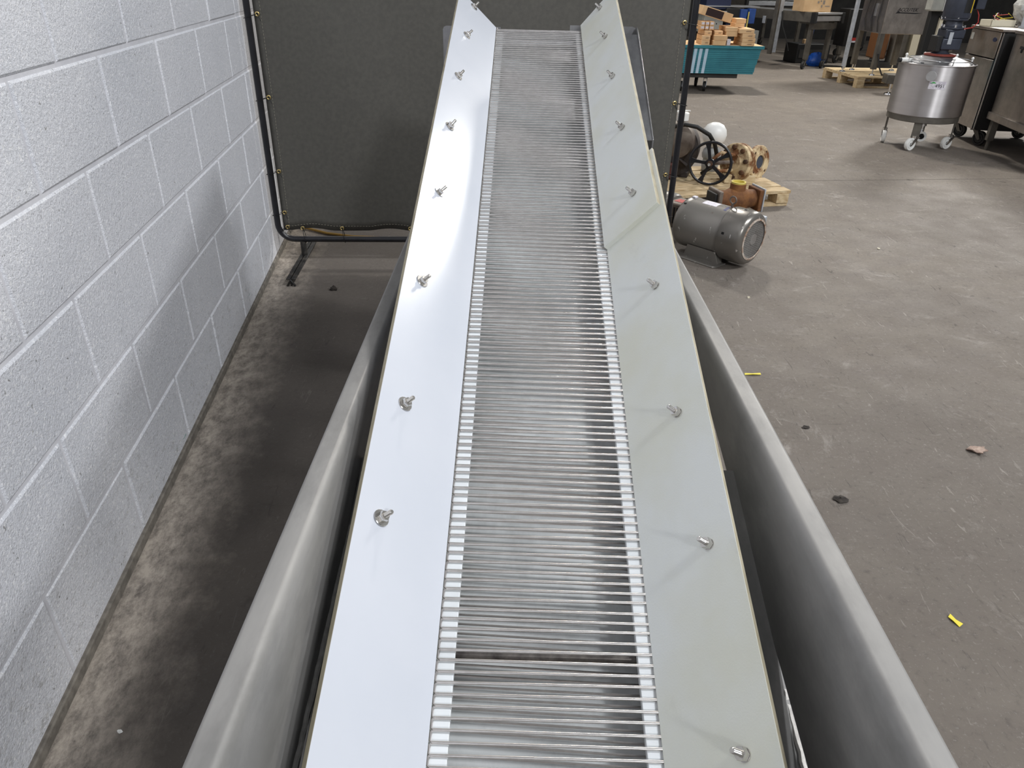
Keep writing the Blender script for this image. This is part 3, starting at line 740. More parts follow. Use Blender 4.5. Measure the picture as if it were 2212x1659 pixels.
MB().tube([(.05*math.cos(a) , .02*math.sin(a), .05) for a in [math.pi*i/10 for i in range(11)]], .004, 6).build('strap', M_white, WC)
LB = thing('lamp_globe', 'white globe with a grey collar standing behind the handwheel', 'globe', (1.265, 4.86, 0.094))
MB().lathe([(.03, .145), (.055, .165), (.072, .195), (.078, .225), (.072, .256), (.052, .284), (.025, .297), (0, .30)], 36).build('globe', M_white, LB)
MB().lathe([(0, 0), (.052, 0), (.056, .05), (.050, .06), (.050, .075), (.058, .08), (.062, .105), (.055, .13), (.034, .15), (.03, .165)], 30).build('collar', M_greylamp, LB)

# ------------------------------------------------------------------ mixing tank
TK = thing('mixing_tank', 'round stainless mixing tank on white casters with a numbered sticker', 'tank', (3.335, 6.33, 0))
rt_ = 0.278
MB().lathe([(0, .215), (.16, .205), (.262, .216), (.268, .222), (.268, .255), (rt_, .262), (rt_, .628), (rt_+.006, .632), (rt_+.006, .638), (rt_-.004, .640), (rt_-.004, .30)], 72).build('shell', M_turned, TK)
MB().lathe([(.262, .210), (.270, .214), (.270, .258), (.262, .262)], 64).build('skirt', M_grsteel, TK)
MB().lathe([(rt_-.012, .632), (.24, .646), (.13, .682), (.10, .690), (0, .692)], 56).build('lid', M_guard, TK)
MB().tube([((rt_-.03)*math.cos(a), (rt_-.03)*math.sin(a), .662) for a in [2*math.pi*i/40 for i in range(40)]], .004, 6, closed=True).build('lid_ring', M_chrome, TK)
for k in range(6):
    a = R(-150 + 60*k)
    kb = MB(); kb.cyl((.235*math.cos(a), .235*math.sin(a), .64), (.235*math.cos(a), .235*math.sin(a), .675), .006, 8)
    kb.lathe([(0, -.011), (.008, -.008), (.011, 0), (.008, .008), (0, .011)], 12, T(.235*math.cos(a), .235*math.sin(a), .682)); kb.build('clamp_knob', M_white, TK)
MB().lathe([(.115, .690), (.115, .702), (.06, .704)], 36).build('gasket', M_red, TK)['label'] = 'red gasket under the drive'
hd = MB().cyl((-.33, -.06, .655), (-.225, -.04, .655), .016, 14).build('handle', M_white, TK)
MB().cyl((-.345, -.063, .655), (-.325, -.06, .655), .017, 14).build('handle_cap', M_blackrub, hd)
hl_ = MB().tube([(-.10, -.245, .665), (-.22, -.17, .672), (-.262, -.07, .674), (-.24, .0, .672)], .0045, 8).build('lid_handle', M_chrome, TK)
va = R(-117.7 - 3)
nz = Vector((math.cos(va), math.sin(va), 0))
nb = MB(); nb.cyl(nz*(rt_-.01) + Vector((0,0,.565)), nz*(rt_+.04) + Vector((0,0,.565)), .024, 20); nb.cyl(nz*(rt_+.03) + Vector((0,0,.565)), nz*(rt_+.05) + Vector((0,0,.565)), .036, 26)
nb.build('nozzle', M_alu, TK)
# sticker 4951 wrapped on the shell
def cyl_patch(rad, a0, a1, z0, z1, n=10):
    mb = MB(); vs = []
    for i in range(n+1):
        a = R(a0 + (a1-a0)*i/n)
        for z in (z0, z1): vs.append((rad*math.cos(a), rad*math.sin(a), z))
    mb.v = vs; mb.f = [(2*i, 2*i+2, 2*i+3, 2*i+1) for i in range(n)]
    return mb
st_a = -108.8
stk = cyl_patch(rt_+.0008, st_a - 12.5, st_a + 12.5, .470, .528).build('sticker', M_label, TK)
def text_mesh(body, size, shear=0.0, spacing=1.0):
    cu = bpy.data.curves.new('text_outline', 'FONT'); cu.body = body; cu.size = size; cu.shear = shear
    cu.align_x = 'CENTER'; cu.space_character = spacing; cu.resolution_u = 3
    tmp = bpy.data.objects.new('text_outline', cu); C.objects.link(tmp)
    dg = bpy.context.evaluated_depsgraph_get(); me = tmp.evaluated_get(dg).to_mesh()
    vs = [tuple(v.co) for v in me.vertices]; fs = [tuple(p.vertices) for p in me.polygons]
    tmp.evaluated_get(dg).to_mesh_clear(); C.objects.unlink(tmp); bpy.data.objects.remove(tmp); bpy.data.curves.remove(cu)
    return vs, fs
vs, fs = text_mesh('4951', .034)
tm = MB(); cx = 4.0
tm.v = [((rt_+.0016)*math.cos(R(st_a + cx) + x/rt_), (rt_+.0016)*math.sin(R(st_a + cx) + x/rt_), .4835 + y) for (x, y, z) in vs]; tm.f = fs
tm.build('lettering', M_text, stk)
lg_ = MB(); vs = []
for i in range(9):
    a = st_a - 10 + 7.5*i/8; hh = .010*math.sin(math.pi*i/8)
    for z in (.512, .5125 + hh): vs.append(((rt_+.0015)*math.cos(R(a)), (rt_+.0015)*math.sin(R(a)), z))
lg_.v = vs; lg_.f = [(2*i, 2*i+2, 2*i+3, 2*i+1) for i in range(8)]
lg_.build('logo', M_textgreen, stk)
cyl_patch(rt_+.0014, st_a - 11.5, st_a - 8, .5095, .5125, 4).build('logo', M_textblue, stk)
# casters
def caster(parent, x, y, ang, wr, ztop, wheelmat, forkmat, wd=.03):
    ca = bpy.data.objects.new('caster', None); C.objects.link(ca); ca.parent = parent; ca.location = (x, y, 0); ca.rotation_euler = (0, 0, ang)
    off = wr * 0.7
    f = MB().cyl((0, 0, ztop - .02), (0, 0, ztop), wr*.42, 14)
    for s in (1, -1):
        f.prism([(-wr*.4, ztop - .02), (wr*.4, ztop - .02), (off + wr*.3, wr*.9), (off, wr*.75), (off - wr*.3, wr)], s*wd*.62 - .002, s*wd*.62 + .002, RX(R(90)))
    f.cyl((off, -wd*.7, wr), (off, wd*.7, wr), wr*.16, 10); f.box(-wr*1.0, -wr*.3, -.012, .012, ztop - .022, ztop - .012)
    f.build('fork', forkmat, ca)
    MB().lathe([(wr*.3, -wd*.45), (wr*.62, -wd*.45), (wr*.66, -wd*.28), (wr*.74, -wd*.5), (wr*.95, -wd*.5), (wr, -wd*.3), (wr, wd*.3), (wr*.95, wd*.5), (wr*.74, wd*.5), (wr*.66, wd*.28), (wr*.62, wd*.45), (wr*.3, wd*.45)], 28, T(off, 0, wr) @ RX(R(90))).build('wheel', wheelmat, ca)
    return ca
for k, (a, ca_) in enumerate(((-120, 205), (-30, 200), (60, 215), (150, 250))):
    x, y = .25*math.cos(R(a)), .25*math.sin(R(a))
    MB().box(-.006, .006, -.03, .03, .095, .222, T(x, y, 0) @ RZ(R(a))).build('leg', M_grsteel, TK, bevel=0.002)
    caster(TK, x, y, R(ca_), .048, .112, M_white, M_chrome)
dr = MB().cyl((0, -.05, .21), (0, -.05, .125), .022, 18); dr.tube([(0, -.05, .135), (0, -.056, .11), (-.006, -.075, .094), (-.02, -.11, .09)], .022, 14)
dr.cyl((-.002, -.05, .165), (-.002, -.05, .178), .032, 18); dr.build('drain', M_chrome, TK)
DM = T(-.02, -.112, .09) @ Vector((-.2, -.95, 0)).to_track_quat('Z', 'Y').to_matrix().to_4x4()
MB().lathe([(.023, -.004), (.040, -.004), (.040, .006), (.023, .007)], 26, DM).build('drain_gasket', M_white, TK)
MB().lathe([(0, .002), (.023, .002)], 20, DM).build('drain_bore', M_hole, TK)
# mixer drive
DX, DY = .04, .0
MB().lathe([(0, .692), (.07, .692), (.07, .705), (.055, .715), (.055, .745), (0, .745)], 28, T(DX-.04, DY, 0)).build('drive_flange', M_slate, TK)
gb = MB().box(-.085, .065, -.075, .075, .735, .815); gb.box(-.075, .075, -.07, .07, .815, .88); gb.build('gearbox', M_slate, TK, bevel=0.008, M=T(DX, DY, 0))
MB().box(-.12, -.08, -.06, .06, .72, .83).build('gearbox_cover', M_blackbox, TK, bevel=0.004, M=T(DX, DY, 0))
gq = MB().box(-.05, -.02, -.079, -.076, .775, .86); gq.build('cover_plate', M_lightpost, TK, M=T(DX, DY, 0))
ad = MB().lathe([(.075, .878), (.085, .882), (.085, .895), (.065, .90), (.06, .935), (.088, .94), (.092, .945), (.092, .96)], 32, T(DX, DY, 0)); ad.build('motor_adapter', M_slate, TK)
ab = MB()
for k in range(6):
    a = R(60*k + 15); ab.cyl((DX + .083*math.cos(a), DY + .083*math.sin(a), .892), (DX + .083*math.cos(a), DY + .083*math.sin(a), .91), .007, 8)
    ab.cyl((DX + .094*math.cos(a), DY + .094*math.sin(a), .955), (DX + .094*math.cos(a), DY + .094*math.sin(a), .975), .006, 8)
ab.build('adapter_bolts', M_chrome, TK)
MB().lathe([(0, .958), (.098, .958), (.100, .964), (.100, 1.20), (.092, 1.225), (0, 1.23)], 44, T(DX, DY, 0)).build('drive_motor', M_slate, TK)
def dpatch(a0, a1, z0, z1, rr=.1012): return cyl_patch(rr, a0, a1, z0, z1, 6)
dpatch(-92, -55, .995, 1.13).build('motor_label', M_blackbox, TK, M=T(DX, DY, 0))
dpatch(-58, -50, .995, 1.13, .1018).build('label_stripe', M_yellowstripe, TK, M=T(DX, DY, 0))
MB().box(.10, .17, -.06, .05, 1.02, 1.16).build('terminal_box', M_slate, TK, bevel=0.005, M=T(DX, DY, 0))
MB().tube([(DX+.13, DY-.03, 1.02), (DX+.15, DY-.04, .98), (DX+.155, DY-.05, .93), (DX+.12, DY-.06, .895), (DX+.05, DY-.07, .885)], .004, 6).build('wire', M_redwire, TK)

# control post behind the tank
CPO = thing('control_post', 'black post with a white control box behind the mixing tank', 'post', (4.24, 8.36, 0), R(8))
MB().box(-.06, .06, -.024, .036, 0.012, .95).build('column', M_blackbox, CPO, bevel=0.003)
MB().box(-.14, .14, -.14, .14, 0, .012).build('base', M_blackbox, CPO, bevel=0.002)
MB().box(.036, .070, -.054, -.024, .58, .87).build('cable_channel', M_cream, CPO, bevel=0.002)
MB().box(-.138, -.012, -.12, .0, .93, 1.16).build('control_box', M_grpanel, CPO, bevel=0.014)
MB().box(-.012, .054, -.12, .0, .93, 1.16).build('control_box_door', M_white, CPO, bevel=0.007)
cc_ = MB().cyl((.054, -.06, .86), (.054, -.06, .93), .024, 16); cc_.cyl((.054, -.06, .875), (.054, -.06, .89), .031, 16); cc_.build('connector', M_chrome, CPO)

# ------------------------------------------------------------------ stainless cabinets at the right
FC = thing('cabinet', 'stainless upright cabinet with an oval badge on black casters behind the tank', 'cabinet', (3.86, 6.62, 0), R(-6))
MB().box(-.02, .62, -.30, .26, .13, .865).build('body', M_blackbox, FC, bevel=0.004)
MB().box(-.06, .64, -.31, .275, .865, .885).build('top', M_cab, FC, bevel=0.003)
MB().box(-.045, -.02, -.275, .26, .135, .66).build('door', M_cab, FC, bevel=0.003)
MB().box(-.05, -.02, -.275, .26, .672, .86).build('upper_panel', M_cab, FC, bevel=0.003)
MB().box(-.043, -.015, -.297, -.28, .135, .86).build('edge_trim', M_blackbox, FC, bevel=0.001)
MB().box(-.045, -.038, -.301, -.297, .135, .86).build('edge_trim', M_chrome, FC)
MB().box(-.049, -.043, -.278, -.275, .135, .66).build('edge_trim', M_chrome, FC)
MB().lathe([(0, .0), (.026, .0), (.026, .002), (0, .002)], 28, T(-.051, -.20, .805) @ RY(R(-90)) @ Matrix.Diagonal((.62, 1.25, 1, 1))).build('badge', M_darkblue, FC)
MB().box(-.0515, -.050, .19, .24, .78, .83).build('sticker', M_grpanel, FC)
for (x, y) in ((.04, -.20), (.03, .17), (.54, -.20), (.54, .2)):
    caster(FC, x, y, R(-60), .058, .132, M_blackrub, M_grsteel, .032)
RC = thing('cabinet', 'stainless work counter on square legs cut off by the right edge', 'cabinet', (3.80, 5.96, 0), R(-8))
MB().box(0, .75, -.75, .30, .29, .86).build('body', M_cab, RC, bevel=0.003)
MB().box(-.012, .76, -.76, .31, .86, .885).build('top', M_cab, RC, bevel=0.004)
MB().box(-.018, .75, -.76, .305, .235, .29).build('apron', M_cab, RC, bevel=0.003)
MB().box(-.006, .0, .10, .16, .765, .785).build('latch', M_blackbox, RC)
MB().box(-.006, .0, .12, .135, .74, .775).build('latch', M_blackbox, RC)
for (x, y) in ((.03, .24), (.03, -.68), (.7, .24), (.7, -.68)):
    l_ = MB().box(x - .025, x + .025, y - .025, y + .025, .075, .24).build('leg', M_grsteel, RC, bevel=0.003)
    MB().cyl((x, y, 0), (x, y, .08), .014, 12).build('foot', M_grsteel, l_)

# clutter on top of the cabinets
SP = thing('spool', 'blue spool lying in a pale bracket on the counter at the far right', 'spool', (4.15, 6.56, .885), R(30))
MB().cyl((-.05, 0, .13), (.03, 0, .13), .036, 24).build('core', M_bluespool, SP)
MB().cyl((-.062, 0, .13), (-.05, 0, .13), .045, 24).build('flange', M_greylamp, SP)
MB().box(-.10, .12, -.07, .07, 0, .012).build('bracket', M_lightpost, SP); MB().box(-.09, -.08, -.06, .06, .012, .13).build('bracket', M_lightpost, SP)
BG = thing('plastic_bag', 'crumpled translucent white bag behind the blue spool', 'bag', (4.20, 6.80, .885))
bgm = MB(); rr = random.Random(3); vs = []; n1, n2 = 10, 18
for i in range(n1+1):
    a = math.pi*i/n1
    for j in range(n2):
        b = 2*math.pi*j/n2; q = .10*(1 + rr.uniform(-.22, .22)); vs.append((q*1.1*math.sin(a)*math.cos(b), q*.8*math.sin(a)*math.sin(b), max(0, .12 + q*1.1*math.cos(a))))
bgm.v = vs; bgm.f = [(i*n2+j, (i+1)*n2+j, (i+1)*n2+(j+1) % n2, i*n2+(j+1) % n2) for i in range(n1) for j in range(n2)]
bgm.build('film', mat('bag_film', srgb(200, 198, 190), srgb(160, 158, 152), 0.3, scale=30), BG)
WB = thing('wire_basket', 'black wire basket on the stainless counter at the right edge', 'basket', (4.16, 6.10, .885), R(10))
wbm = MB()
for z in (.003, .05, .10, .15): wbm.tube([(-.14, -.1, z), (.14, -.1, z), (.14, .1, z), (-.14, .1, z)], .003, 6, closed=True)
for k in range(8):
    x = -.14 + .04*k; wbm.tube([(x, -.1, .15), (x, -.1, .003), (x, .1, .003), (x, .1, .15)], .0022, 5)
for k in range(4):
    y = -.08 + .05*k; wbm.tube([(-.14, y, .15), (-.14, y, .003), (.14, y, .003), (.14, y, .15)], .0022, 5)
wbm.build('wires', M_blackpaint, WB)
TB = thing('parts_tray', 'cream plastic tray of loose wires on top of the upright cabinet', 'tray', (3.92, 6.70, .885), R(10))
tb = MB().box(-.10, .13, -.06, .07, 0, .006); tb.box(-.10, -.094, -.06, .07, 0, .05); tb.box(.124, .13, -.06, .07, 0, .05); tb.box(-.10, .13, -.06, -.054, 0, .05); tb.box(-.10, .13, .064, .07, 0, .05)
tb.build('tray', M_cream, TB)
for k in range(6):
    rr = random.Random(k); MB().tube([(rr.uniform(-.08, .1), rr.uniform(-.04, .05), .008) if i == 0 else (rr.uniform(-.09, .11), rr.uniform(-.05, .06), .02 + .02*rr.random() + .02*i) for i in range(4)], .003, 5).build('wire', (M_redwire, M_yelltape, M_blackrub, M_white)[k % 4], TB)

# ------------------------------------------------------------------ filling machine on a pallet
P2 = thing('shipping_pallet', 'wide wooden pallet under the stainless filling machine in the back', 'pallet', (4.22, 9.78, 0), R(4))
for y in (.05, .50, .95):
    MB().box(0, 1.02, y - .05, y + .04, 0, .016).build('bottom_board', M_wood, P2, bevel=0.002)
for x in (.02, .48, .96):
    for y in (.05, .50, .95): MB().box(x - .02, x + .08, y - .05, y + .04, .016, .10).build('block', M_wood, P2, bevel=0.003)
for x in (0.02, .48, .96): MB().box(x - .02, x + .08, 0, 1.0, .10, .116).build('stringer_board', M_wood, P2)
for k in range(8): MB().box(0, 1.04, k*.125, k*.125 + .10, .116, .134).build('deck_board', (M_wood, M_wood2)[k % 2], P2, bevel=0.002)
FM = thing('filling_machine', 'tall stainless filling machine body on four legs standing on the pallet', 'machine', (4.43, 9.92, 0.134), R(3))
MB().box(0, .60, 0, .62, .475, 1.35).build('body', M_cab, FM, bevel=0.004)
for (x, y) in ((0, 0), (.54, 0), (0, .56), (.54, .56)):
    l_ = MB().box(x, x + .06, y, y + .06, .07, .48).build('leg', M_grsteel, FM, bevel=0.003)
    ftm = MB().cyl((x + .03, y + .03, .012), (x + .03, y + .03, .08), .008, 8); ftm.lathe([(0, 0.001), (.035, 0.001), (.03, .014), (0, .02)], 18, T(x + .03, y + .03, 0)); ftm.build('leveling_foot', M_chrome, l_)
vs, fs = text_mesh('ACCUTEK', .055, 0.35)
tm = MB(); tm.v = [(x, -.003, y) for (x, y, z) in vs]; tm.f = fs; tm.build('lettering', M_text, FM, M=T(.26, 0, .725))
sw = MB(); sw.prism([(-.15, -.018), (-.12, .012), (-.10, -.004), (.18, -.010), (.10, -.020), (-.09, -.016)], 0, .002, T(.27, 0, .72) @ RX(R(90))); sw.build('swoosh', M_text, FM)
for k in range(3):
    MB().tube([(-.008, .10 + .16*k, 1.3), (-.010, .12 + .15*k, .95), (-.008, .15 + .17*k, .62), (-.006, .10 + .16*k, .49)], .004, 5).build('cable', M_blackrub, FM)
MB().box(-.012, -.002, .23, .27, .66, .80).build('bracket', M_alu, FM)
MB().tube([(.03, -.01, .25), (.05, -.05, .12), (.10, -.08, .02), (.22, -.06, .012), (.30, -.09, .012), (.20, .05, .012)], .009, 6).build('power_cord', M_blackrub, FM)
LPo = thing('upright_tube', 'pale grey upright tube beside the filling machine standing on a glide', 'post', (4.22, 10.30, 0.134))
MB().box(-.022, .022, -.022, .022, .06, 1.3).build('tube', M_lightpost, LPo, bevel=0.004)
gm = MB().cyl((0, 0, .01), (0, 0, .07), .009, 8); gm.lathe([(0, 0.001), (.036, 0.001), (.03, .014), (0, .02)], 18); gm.lathe([(0, .035), (.022, .035), (.022, .05), (0, .05)], 16); gm.build('leveling_foot', M_chrome, LPo)
OR = thing('machine_housing', 'orange and grey machine housing in the gloom behind the filling machine', 'machine', (5.15, 11.3, 0))
MB().box(-.12, .04, 0, .3, .20, .58).build('body', M_orange, OR, bevel=0.02); MB().cyl((.22, .1, 0), (.22, .1, .65), .12, 24).build('cylinder', M_grsteel, OR)
MB().box(.36, .50, .0, .2, .0, .75).build('panel', M_cream, OR, bevel=0.004); MB().box(-.2, .55, -.05, .35, 0, .16).build('base', M_shelf, OR)
SG = thing('stand_base', 'dark grey stand base with a chrome levelling foot left of the tank', 'stand', (4.42, 9.30, 0), R(-10))
MB().box(-.07, .22, -.05, .16, .12, .22).build('body', M_grsteel, SG, bevel=0.006)
sg = MB().cyl((0, 0, .01), (0, 0, .12), .012, 10); sg.lathe([(0, 0), (.055, 0), (.05, .016), (.02, .026), (0, .028)], 20); sg.build('leveling_foot', M_chrome, SG)
MB().cyl((.16, -.03, .045), (.16, .0, .045), .045, 20).build('wheel', M_blackrub, SG); MB().cyl((.19, .12, 0), (.19, .12, .12), .012, 10).build('leg', M_grsteel, SG)

# ------------------------------------------------------------------ grey conveyor tables, carton, tag
def long_table(label, loc, rotz, L, wdt, top, front=True, group=None, wheels=True):
    t = thing('conveyor_table', label, 'table', loc, rotz, group)
    for s in (0, wdt - .03): MB().box(s, s + .03, 0, L, top - .13, top).build('side_rail', M_grsteel, t, bevel=0.003)
    MB().box(.03, wdt - .03, .02, L - .02, top - .03, top - .008).build('bed', M_alu, t)
    if front:
        MB().box(-.01, wdt + .01, -.02, .0, top - .025, top).build('end_rail', M_alu, t, bevel=0.003)
        MB().box(.03, wdt - .03, -.01, .0, top - .11, top - .045).build('end_panel', M_alu, t, bevel=0.002)
        for x in (-.015, wdt - .03): MB().box(x, x + .045, -.03, .05, top - .14, top).build('corner_block', M_blackbox, t, bevel=0.003)
        MB().box(.05, wdt - .08, .03, .06, top - .22, top - .14).build('crossbeam', M_grsteel, t)
    for (x, y) in ((.06, .07), (wdt - .12, .07), (.06, L - .2), (wdt - .12, L - .2)):
        l_ = MB().box(x, x + .06, y, y + .06, .13, top - .10).build('leg', M_grsteel, t, bevel=0.004)
        if wheels: caster(t, x + .03, y + .03, R(200), .055, .14, M_blackrub, M_grsteel)
        else: MB().cyl((x+.03, y+.03, 0), (x+.03, y+.03, .14), .014, 10).build('foot', M_grsteel, l_)
    return t
t1 = long_table('grey conveyor table on casters with the large carton at its end', (4.19, 11.62, 0), R(27), 2.3, .56, .755)
tg = MB().box(-.004, 0, .0, .07, -.17, .0).build('green_tag', M_green, t1, M=T(-.003, 1.55, .71) @ RX(R(8)))
MB().tube([(-.02, .62, .74), (-.03, .55, .55), (-.02, .45, .40), (.03, .40, .22)], .008, 6).build('cable', M_blackrub, t1)
MB().box(-.012, -.001, .95, 1.01, .56, .66).build('sensor', M_lightpost, t1, bevel=0.002)
MB().box(-.075, -.005, .62, .69, .18, 1.5).build('upright', M_lightpost, t1, bevel=0.003); MB().box(-.115, -.077, .62, .69, .16, 1.5).build('upright_back', M_grsteel, t1, bevel=0.003)
CB = thing('carton', 'large brown carton standing on the conveyor table end', 'carton', (4.06, 11.78, .756), R(6))
MB().box(0, .42, 0, .36, 0, .34).build('box', M_board, CB, bevel=0.004)
cbp = MB()
for (x, z, wx, wz) in ((.20, .11, .025, .03), (.24, .13, .02, .02), (.28, .10, .03, .05), (.26, .06, .02, .03), (.32, .07, .07, .012), (.05, .25, .14, .012), (.10, .16, .004, .02)):
    cbp.box(x, x + wx, -.0012, -.0002, z, z + wz)
cbp.build('print', mat('grey_print', srgb(150, 140, 130), None, 0.9), CB)
MB().box(.0, .42, .16, .20, .339, .3412).build('tape', M_board2, CB)
t3 = long_table('dim grey table at the very back right of the carton', (5.0, 12.6, 0), R(6), 1.5, .8, .62)
t4 = long_table('dim grey table far behind the wire post', (3.9, 14.2, 0), R(10), 1.6, 1.2, .85)
t5 = long_table('dim grey table in the darkest part of the back row', (6.2, 13.6, 0), R(-5), 1.6, 1.2, .95)
BBx = thing('crate', 'black crate on the floor under the conveyor table', 'crate', (4.62, 12.55, 0), R(10))
MB().box(-.28, .28, 0, .4, 0, .28).build('shell', M_blackbox, BBx, bevel=0.01); MB().box(-.24, .24, -.004, 0, .08, .20).build('panel', M_shelf, BBx)
o = MB(); rr = random.Random(11); vs = []; n1, n2 = 10, 20
for i in range(n1+1):
    a = math.pi*i/n1
    for j in range(n2):
        b = 2*math.pi*j/n2; q = .15*(1 + rr.uniform(-.12, .12)); vs.append((q*1.0*math.sin(a)*math.cos(b), q*.6*math.sin(a)*math.sin(b), max(0, .08 + q*.72*math.cos(a))))
o.v = vs; o.f = [(i*n2+j, (i+1)*n2+j, (i+1)*n2+(j+1) % n2, i*n2+(j+1) % n2) for i in range(n1) for j in range(n2)]
o = o.build('plastic_bag', M_bluebag, loc=(4.56, 12.20, .0)); tag(o, 'bright blue bag on the floor under the conveyor table', 'bag')
BP = thing('blue_pole', 'slim blue pole leaning below the conveyor table', 'pole', (4.44, 12.34, 0))
MB().cyl((0, 0, .12), (.05, .02, .62), .016, 10).build('tube', M_blue, BP); MB().cyl((0, 0, 0), (0, 0, .13), .03, 10, .018).build('foot', M_blackrub, BP)
sm = thing('small_carton', 'small tan carton on the black crate under the table', 'carton', (4.50, 12.60, .281), R(5))
MB().box(-.05, .05, -.03, .05, 0, .06).build('box', M_board2, sm, bevel=0.002); MB().box(-.01, .01, -.031, .051, .0595, .0608).build('tape', M_board, sm)
RB = thing('dark_machine', 'dark machine housing with a red and white sticker on one caster behind the table', 'machine', (5.0, 12.0, 0), R(8))
MB().box(-.18, .16, 0, .3, .30, .80).build('body', M_blackbox, RB, bevel=0.01)
MB().box(-.10, .03, -.003, 0, .38, .42).build('sticker', M_redwire, RB); MB().box(-.10, .03, -.003, 0, .355, .378).build('sticker', M_label, RB)
MB().box(-.03, .05, .05, .12, .16, .30).build('stem', M_grsteel, RB); caster(RB, -.02, .08, R(230), .07, .175, M_white, M_chrome)
MB().box(.06, .12, .05, .25, 0, .30).build('leg', M_shelf, RB)

# blue clamp machine
BM = thing('blue_machine', 'blue and black machine with a pale grey panel behind the stacked cartons', 'machine', (3.05, 12.3, 0), R(6))
MB().box(-.28, .02, 0, .3, .42, .70).build('side_panel', M_grpanel, BM, bevel=0.004)
bd = MB()
for k in range(3): bd.lathe([(0, 0), (.009, 0), (.009, .002), (0, .002)], 12, T(-.21 + .065*k, -.001, .57 - .012*k) @ RX(R(90)))
bd.build('bolt_hole', M_hole, BM)
MB().box(-.30, .04, -.05, .35, .70, .722).build('top_plate', M_alu, BM)
MB().box(-.28, .10, .0, .3, .74, .95).build('blue_head', M_darkblue, BM, bevel=0.004)
MB().box(.03, .25, -.05, .3, .56, .76).build('black_head', M_blackbox, BM, bevel=0.01)
MB().box(.06, .12, -.02, .2, 0, .56).build('column', M_darkblue, BM)
MB().box(.24, .34, -.10, .15, .55, .75).build('jaw', M_blue, BM, bevel=0.006); MB().box(.37, .47, -.10, .15, .56, .76).build('jaw', M_blue, BM, bevel=0.006)
MB().add([(.26,-.1,.36),(.34,-.1,.36),(.34,0,.36),(.26,0,.36),(.27,-.1,.55),(.33,-.1,.55),(.33,0,.55),(.27,0,.55)], [(0,3,2,1),(4,5,6,7),(0,1,5,4),(1,2,6,5),(2,3,7,6),(3,0,4,7)]).build('wedge', M_blue, BM)
MB().tube([(.355, -.12, .72), (.35, -.13, .58), (.345, -.13, .40)], .010, 8).build('handle', M_yellow, BM)
MB().box(-.25, .45, .1, .4, 0, .36).build('base', M_shelf, BM)
MB().box(.38, .62, .02, .2, .22, .46).build('grey_box', M_grpanel, BM, bevel=0.006)
MB().box(-.3, .55, -.02, .35, .775, .79).build('top_rail', M_alu, BM)

# ------------------------------------------------------------------ teal sheets on a cart, small cartons on top
TC = thing('panel_cart', 'low dark cart with casters carrying the teal sheets', 'cart', (1.92, 9.12, 0), R(2))
MB().box(-.05, .62, .0, .6, .155, .205).build('deck', M_shelf, TC, bevel=0.004)
for (x, y) in ((.28, .10), (.28, .5), (.0, .1), (.0, .5)): caster(TC, x, y, R(250), .055, .156, M_blackrub, M_lightpost)
TS = thing('sheet_stack', 'stack of teal sheets with three pale stripes under the cartons', 'sheets', (1.92, 9.08, .205), R(2))
ny = 13
for k in range(ny):
    z0 = k * .0205; xr = .79 + .045 * (k / (ny-1)) + random.uniform(-.004, .004)
    MB().box(-.10, xr, random.uniform(-.004, .004), .62, z0, z0 + .0192).build('sheet', M_teal, TS, bevel=0.001)
MB().box(-.10, .865, -.02, .62, ny*.0205, ny*.0205 + .032).build('sheet', M_teal, TS, bevel=0.002)
MB().box(-.09, .855, -.01, .61, ny*.0205 + .032, ny*.0205 + .0335).build('paper_cover', M_board2, TS)
for x0 in (.052, .112, .178):
    sp = MB(); sp.add([(x0 + .0, -.0052, .002), (x0 + .034, -.0052, .002), (x0 + .050, -.0052, .262), (x0 + .014, -.0052, .262)], [(0,1,2,3)]); sp.build('stripe', M_stripe, TS)
ZT = .205 + ny*.0205 + .0336
def carton(label, x0, x1, z, ht, y0, dp, mt, ry=0.0, ink=True, rz=0.0):
    t = thing('small_carton', label, 'carton', ((x0+x1)/2, y0, z), rz, 'small cartons on the teal sheets')
    if ry: t.rotation_euler = (0, ry, rz)
    hw_ = (x1-x0)/2
    MB().box(-hw_, hw_, 0, dp, 0, ht).build('box', mt, t, bevel=0.0025)
    MB().box(-hw_, hw_, dp*.45, dp*.55, ht-.0005, ht+.0006).build('tape', M_board2, t)
    if ink:
        pr = MB(); pr.box(-hw_*.15, hw_*.55, -.0012, -.0002, ht*.38, ht*.47); pr.box(-hw_*.05, hw_*.6, -.0012, -.0002, ht*.56, ht*.62); pr.build('print', M_ink, t)
    return t
def X_(zx): return 1.955 + (1500 + .0814*zx - 1500) * .00535
b = .0
hc_ = .047
carton('tan carton at the bottom of the left front pair of cartons', X_(235), X_(445), ZT, hc_, 9.08, .30, M_board2)
carton('tan carton in the middle of the left front pile', X_(240), X_(452), ZT + hc_ + .001, hc_, 9.09, .30, M_board2)
carton('tan carton on top of the left front pile', X_(305), X_(490), ZT + 2*hc_ + .002, hc_, 9.12, .30, M_board2, rz=.05)
carton('tan carton at the bottom of the second pile from the post', X_(527), X_(860), ZT, .050, 9.06, .26, M_board, ink=False)
carton('tan carton second from the bottom in the second pile', X_(545), X_(885), ZT + .051, .050, 9.07, .26, M_board, ink=False)
carton('thin tan carton on top of the second pile', X_(565), X_(775), ZT + .102, .042, 9.12, .26, M_board2)
s_ = carton('white labelled packet wedged beside the second pile', X_(905), X_(1000), ZT, .062, 9.10, .20, M_label, ink=False)
carton('tan carton at the bottom of the right pile of cartons', X_(1262), X_(1600), ZT, .038, 9.06, .36, M_board)
carton('tan carton second from the bottom of the right pile', X_(1270), X_(1612), ZT + .039, .040, 9.06, .36, M_board)
carton('tan carton third from the bottom of the right pile', X_(1262), X_(1592), ZT + .080, .045, 9.07, .36, M_board)
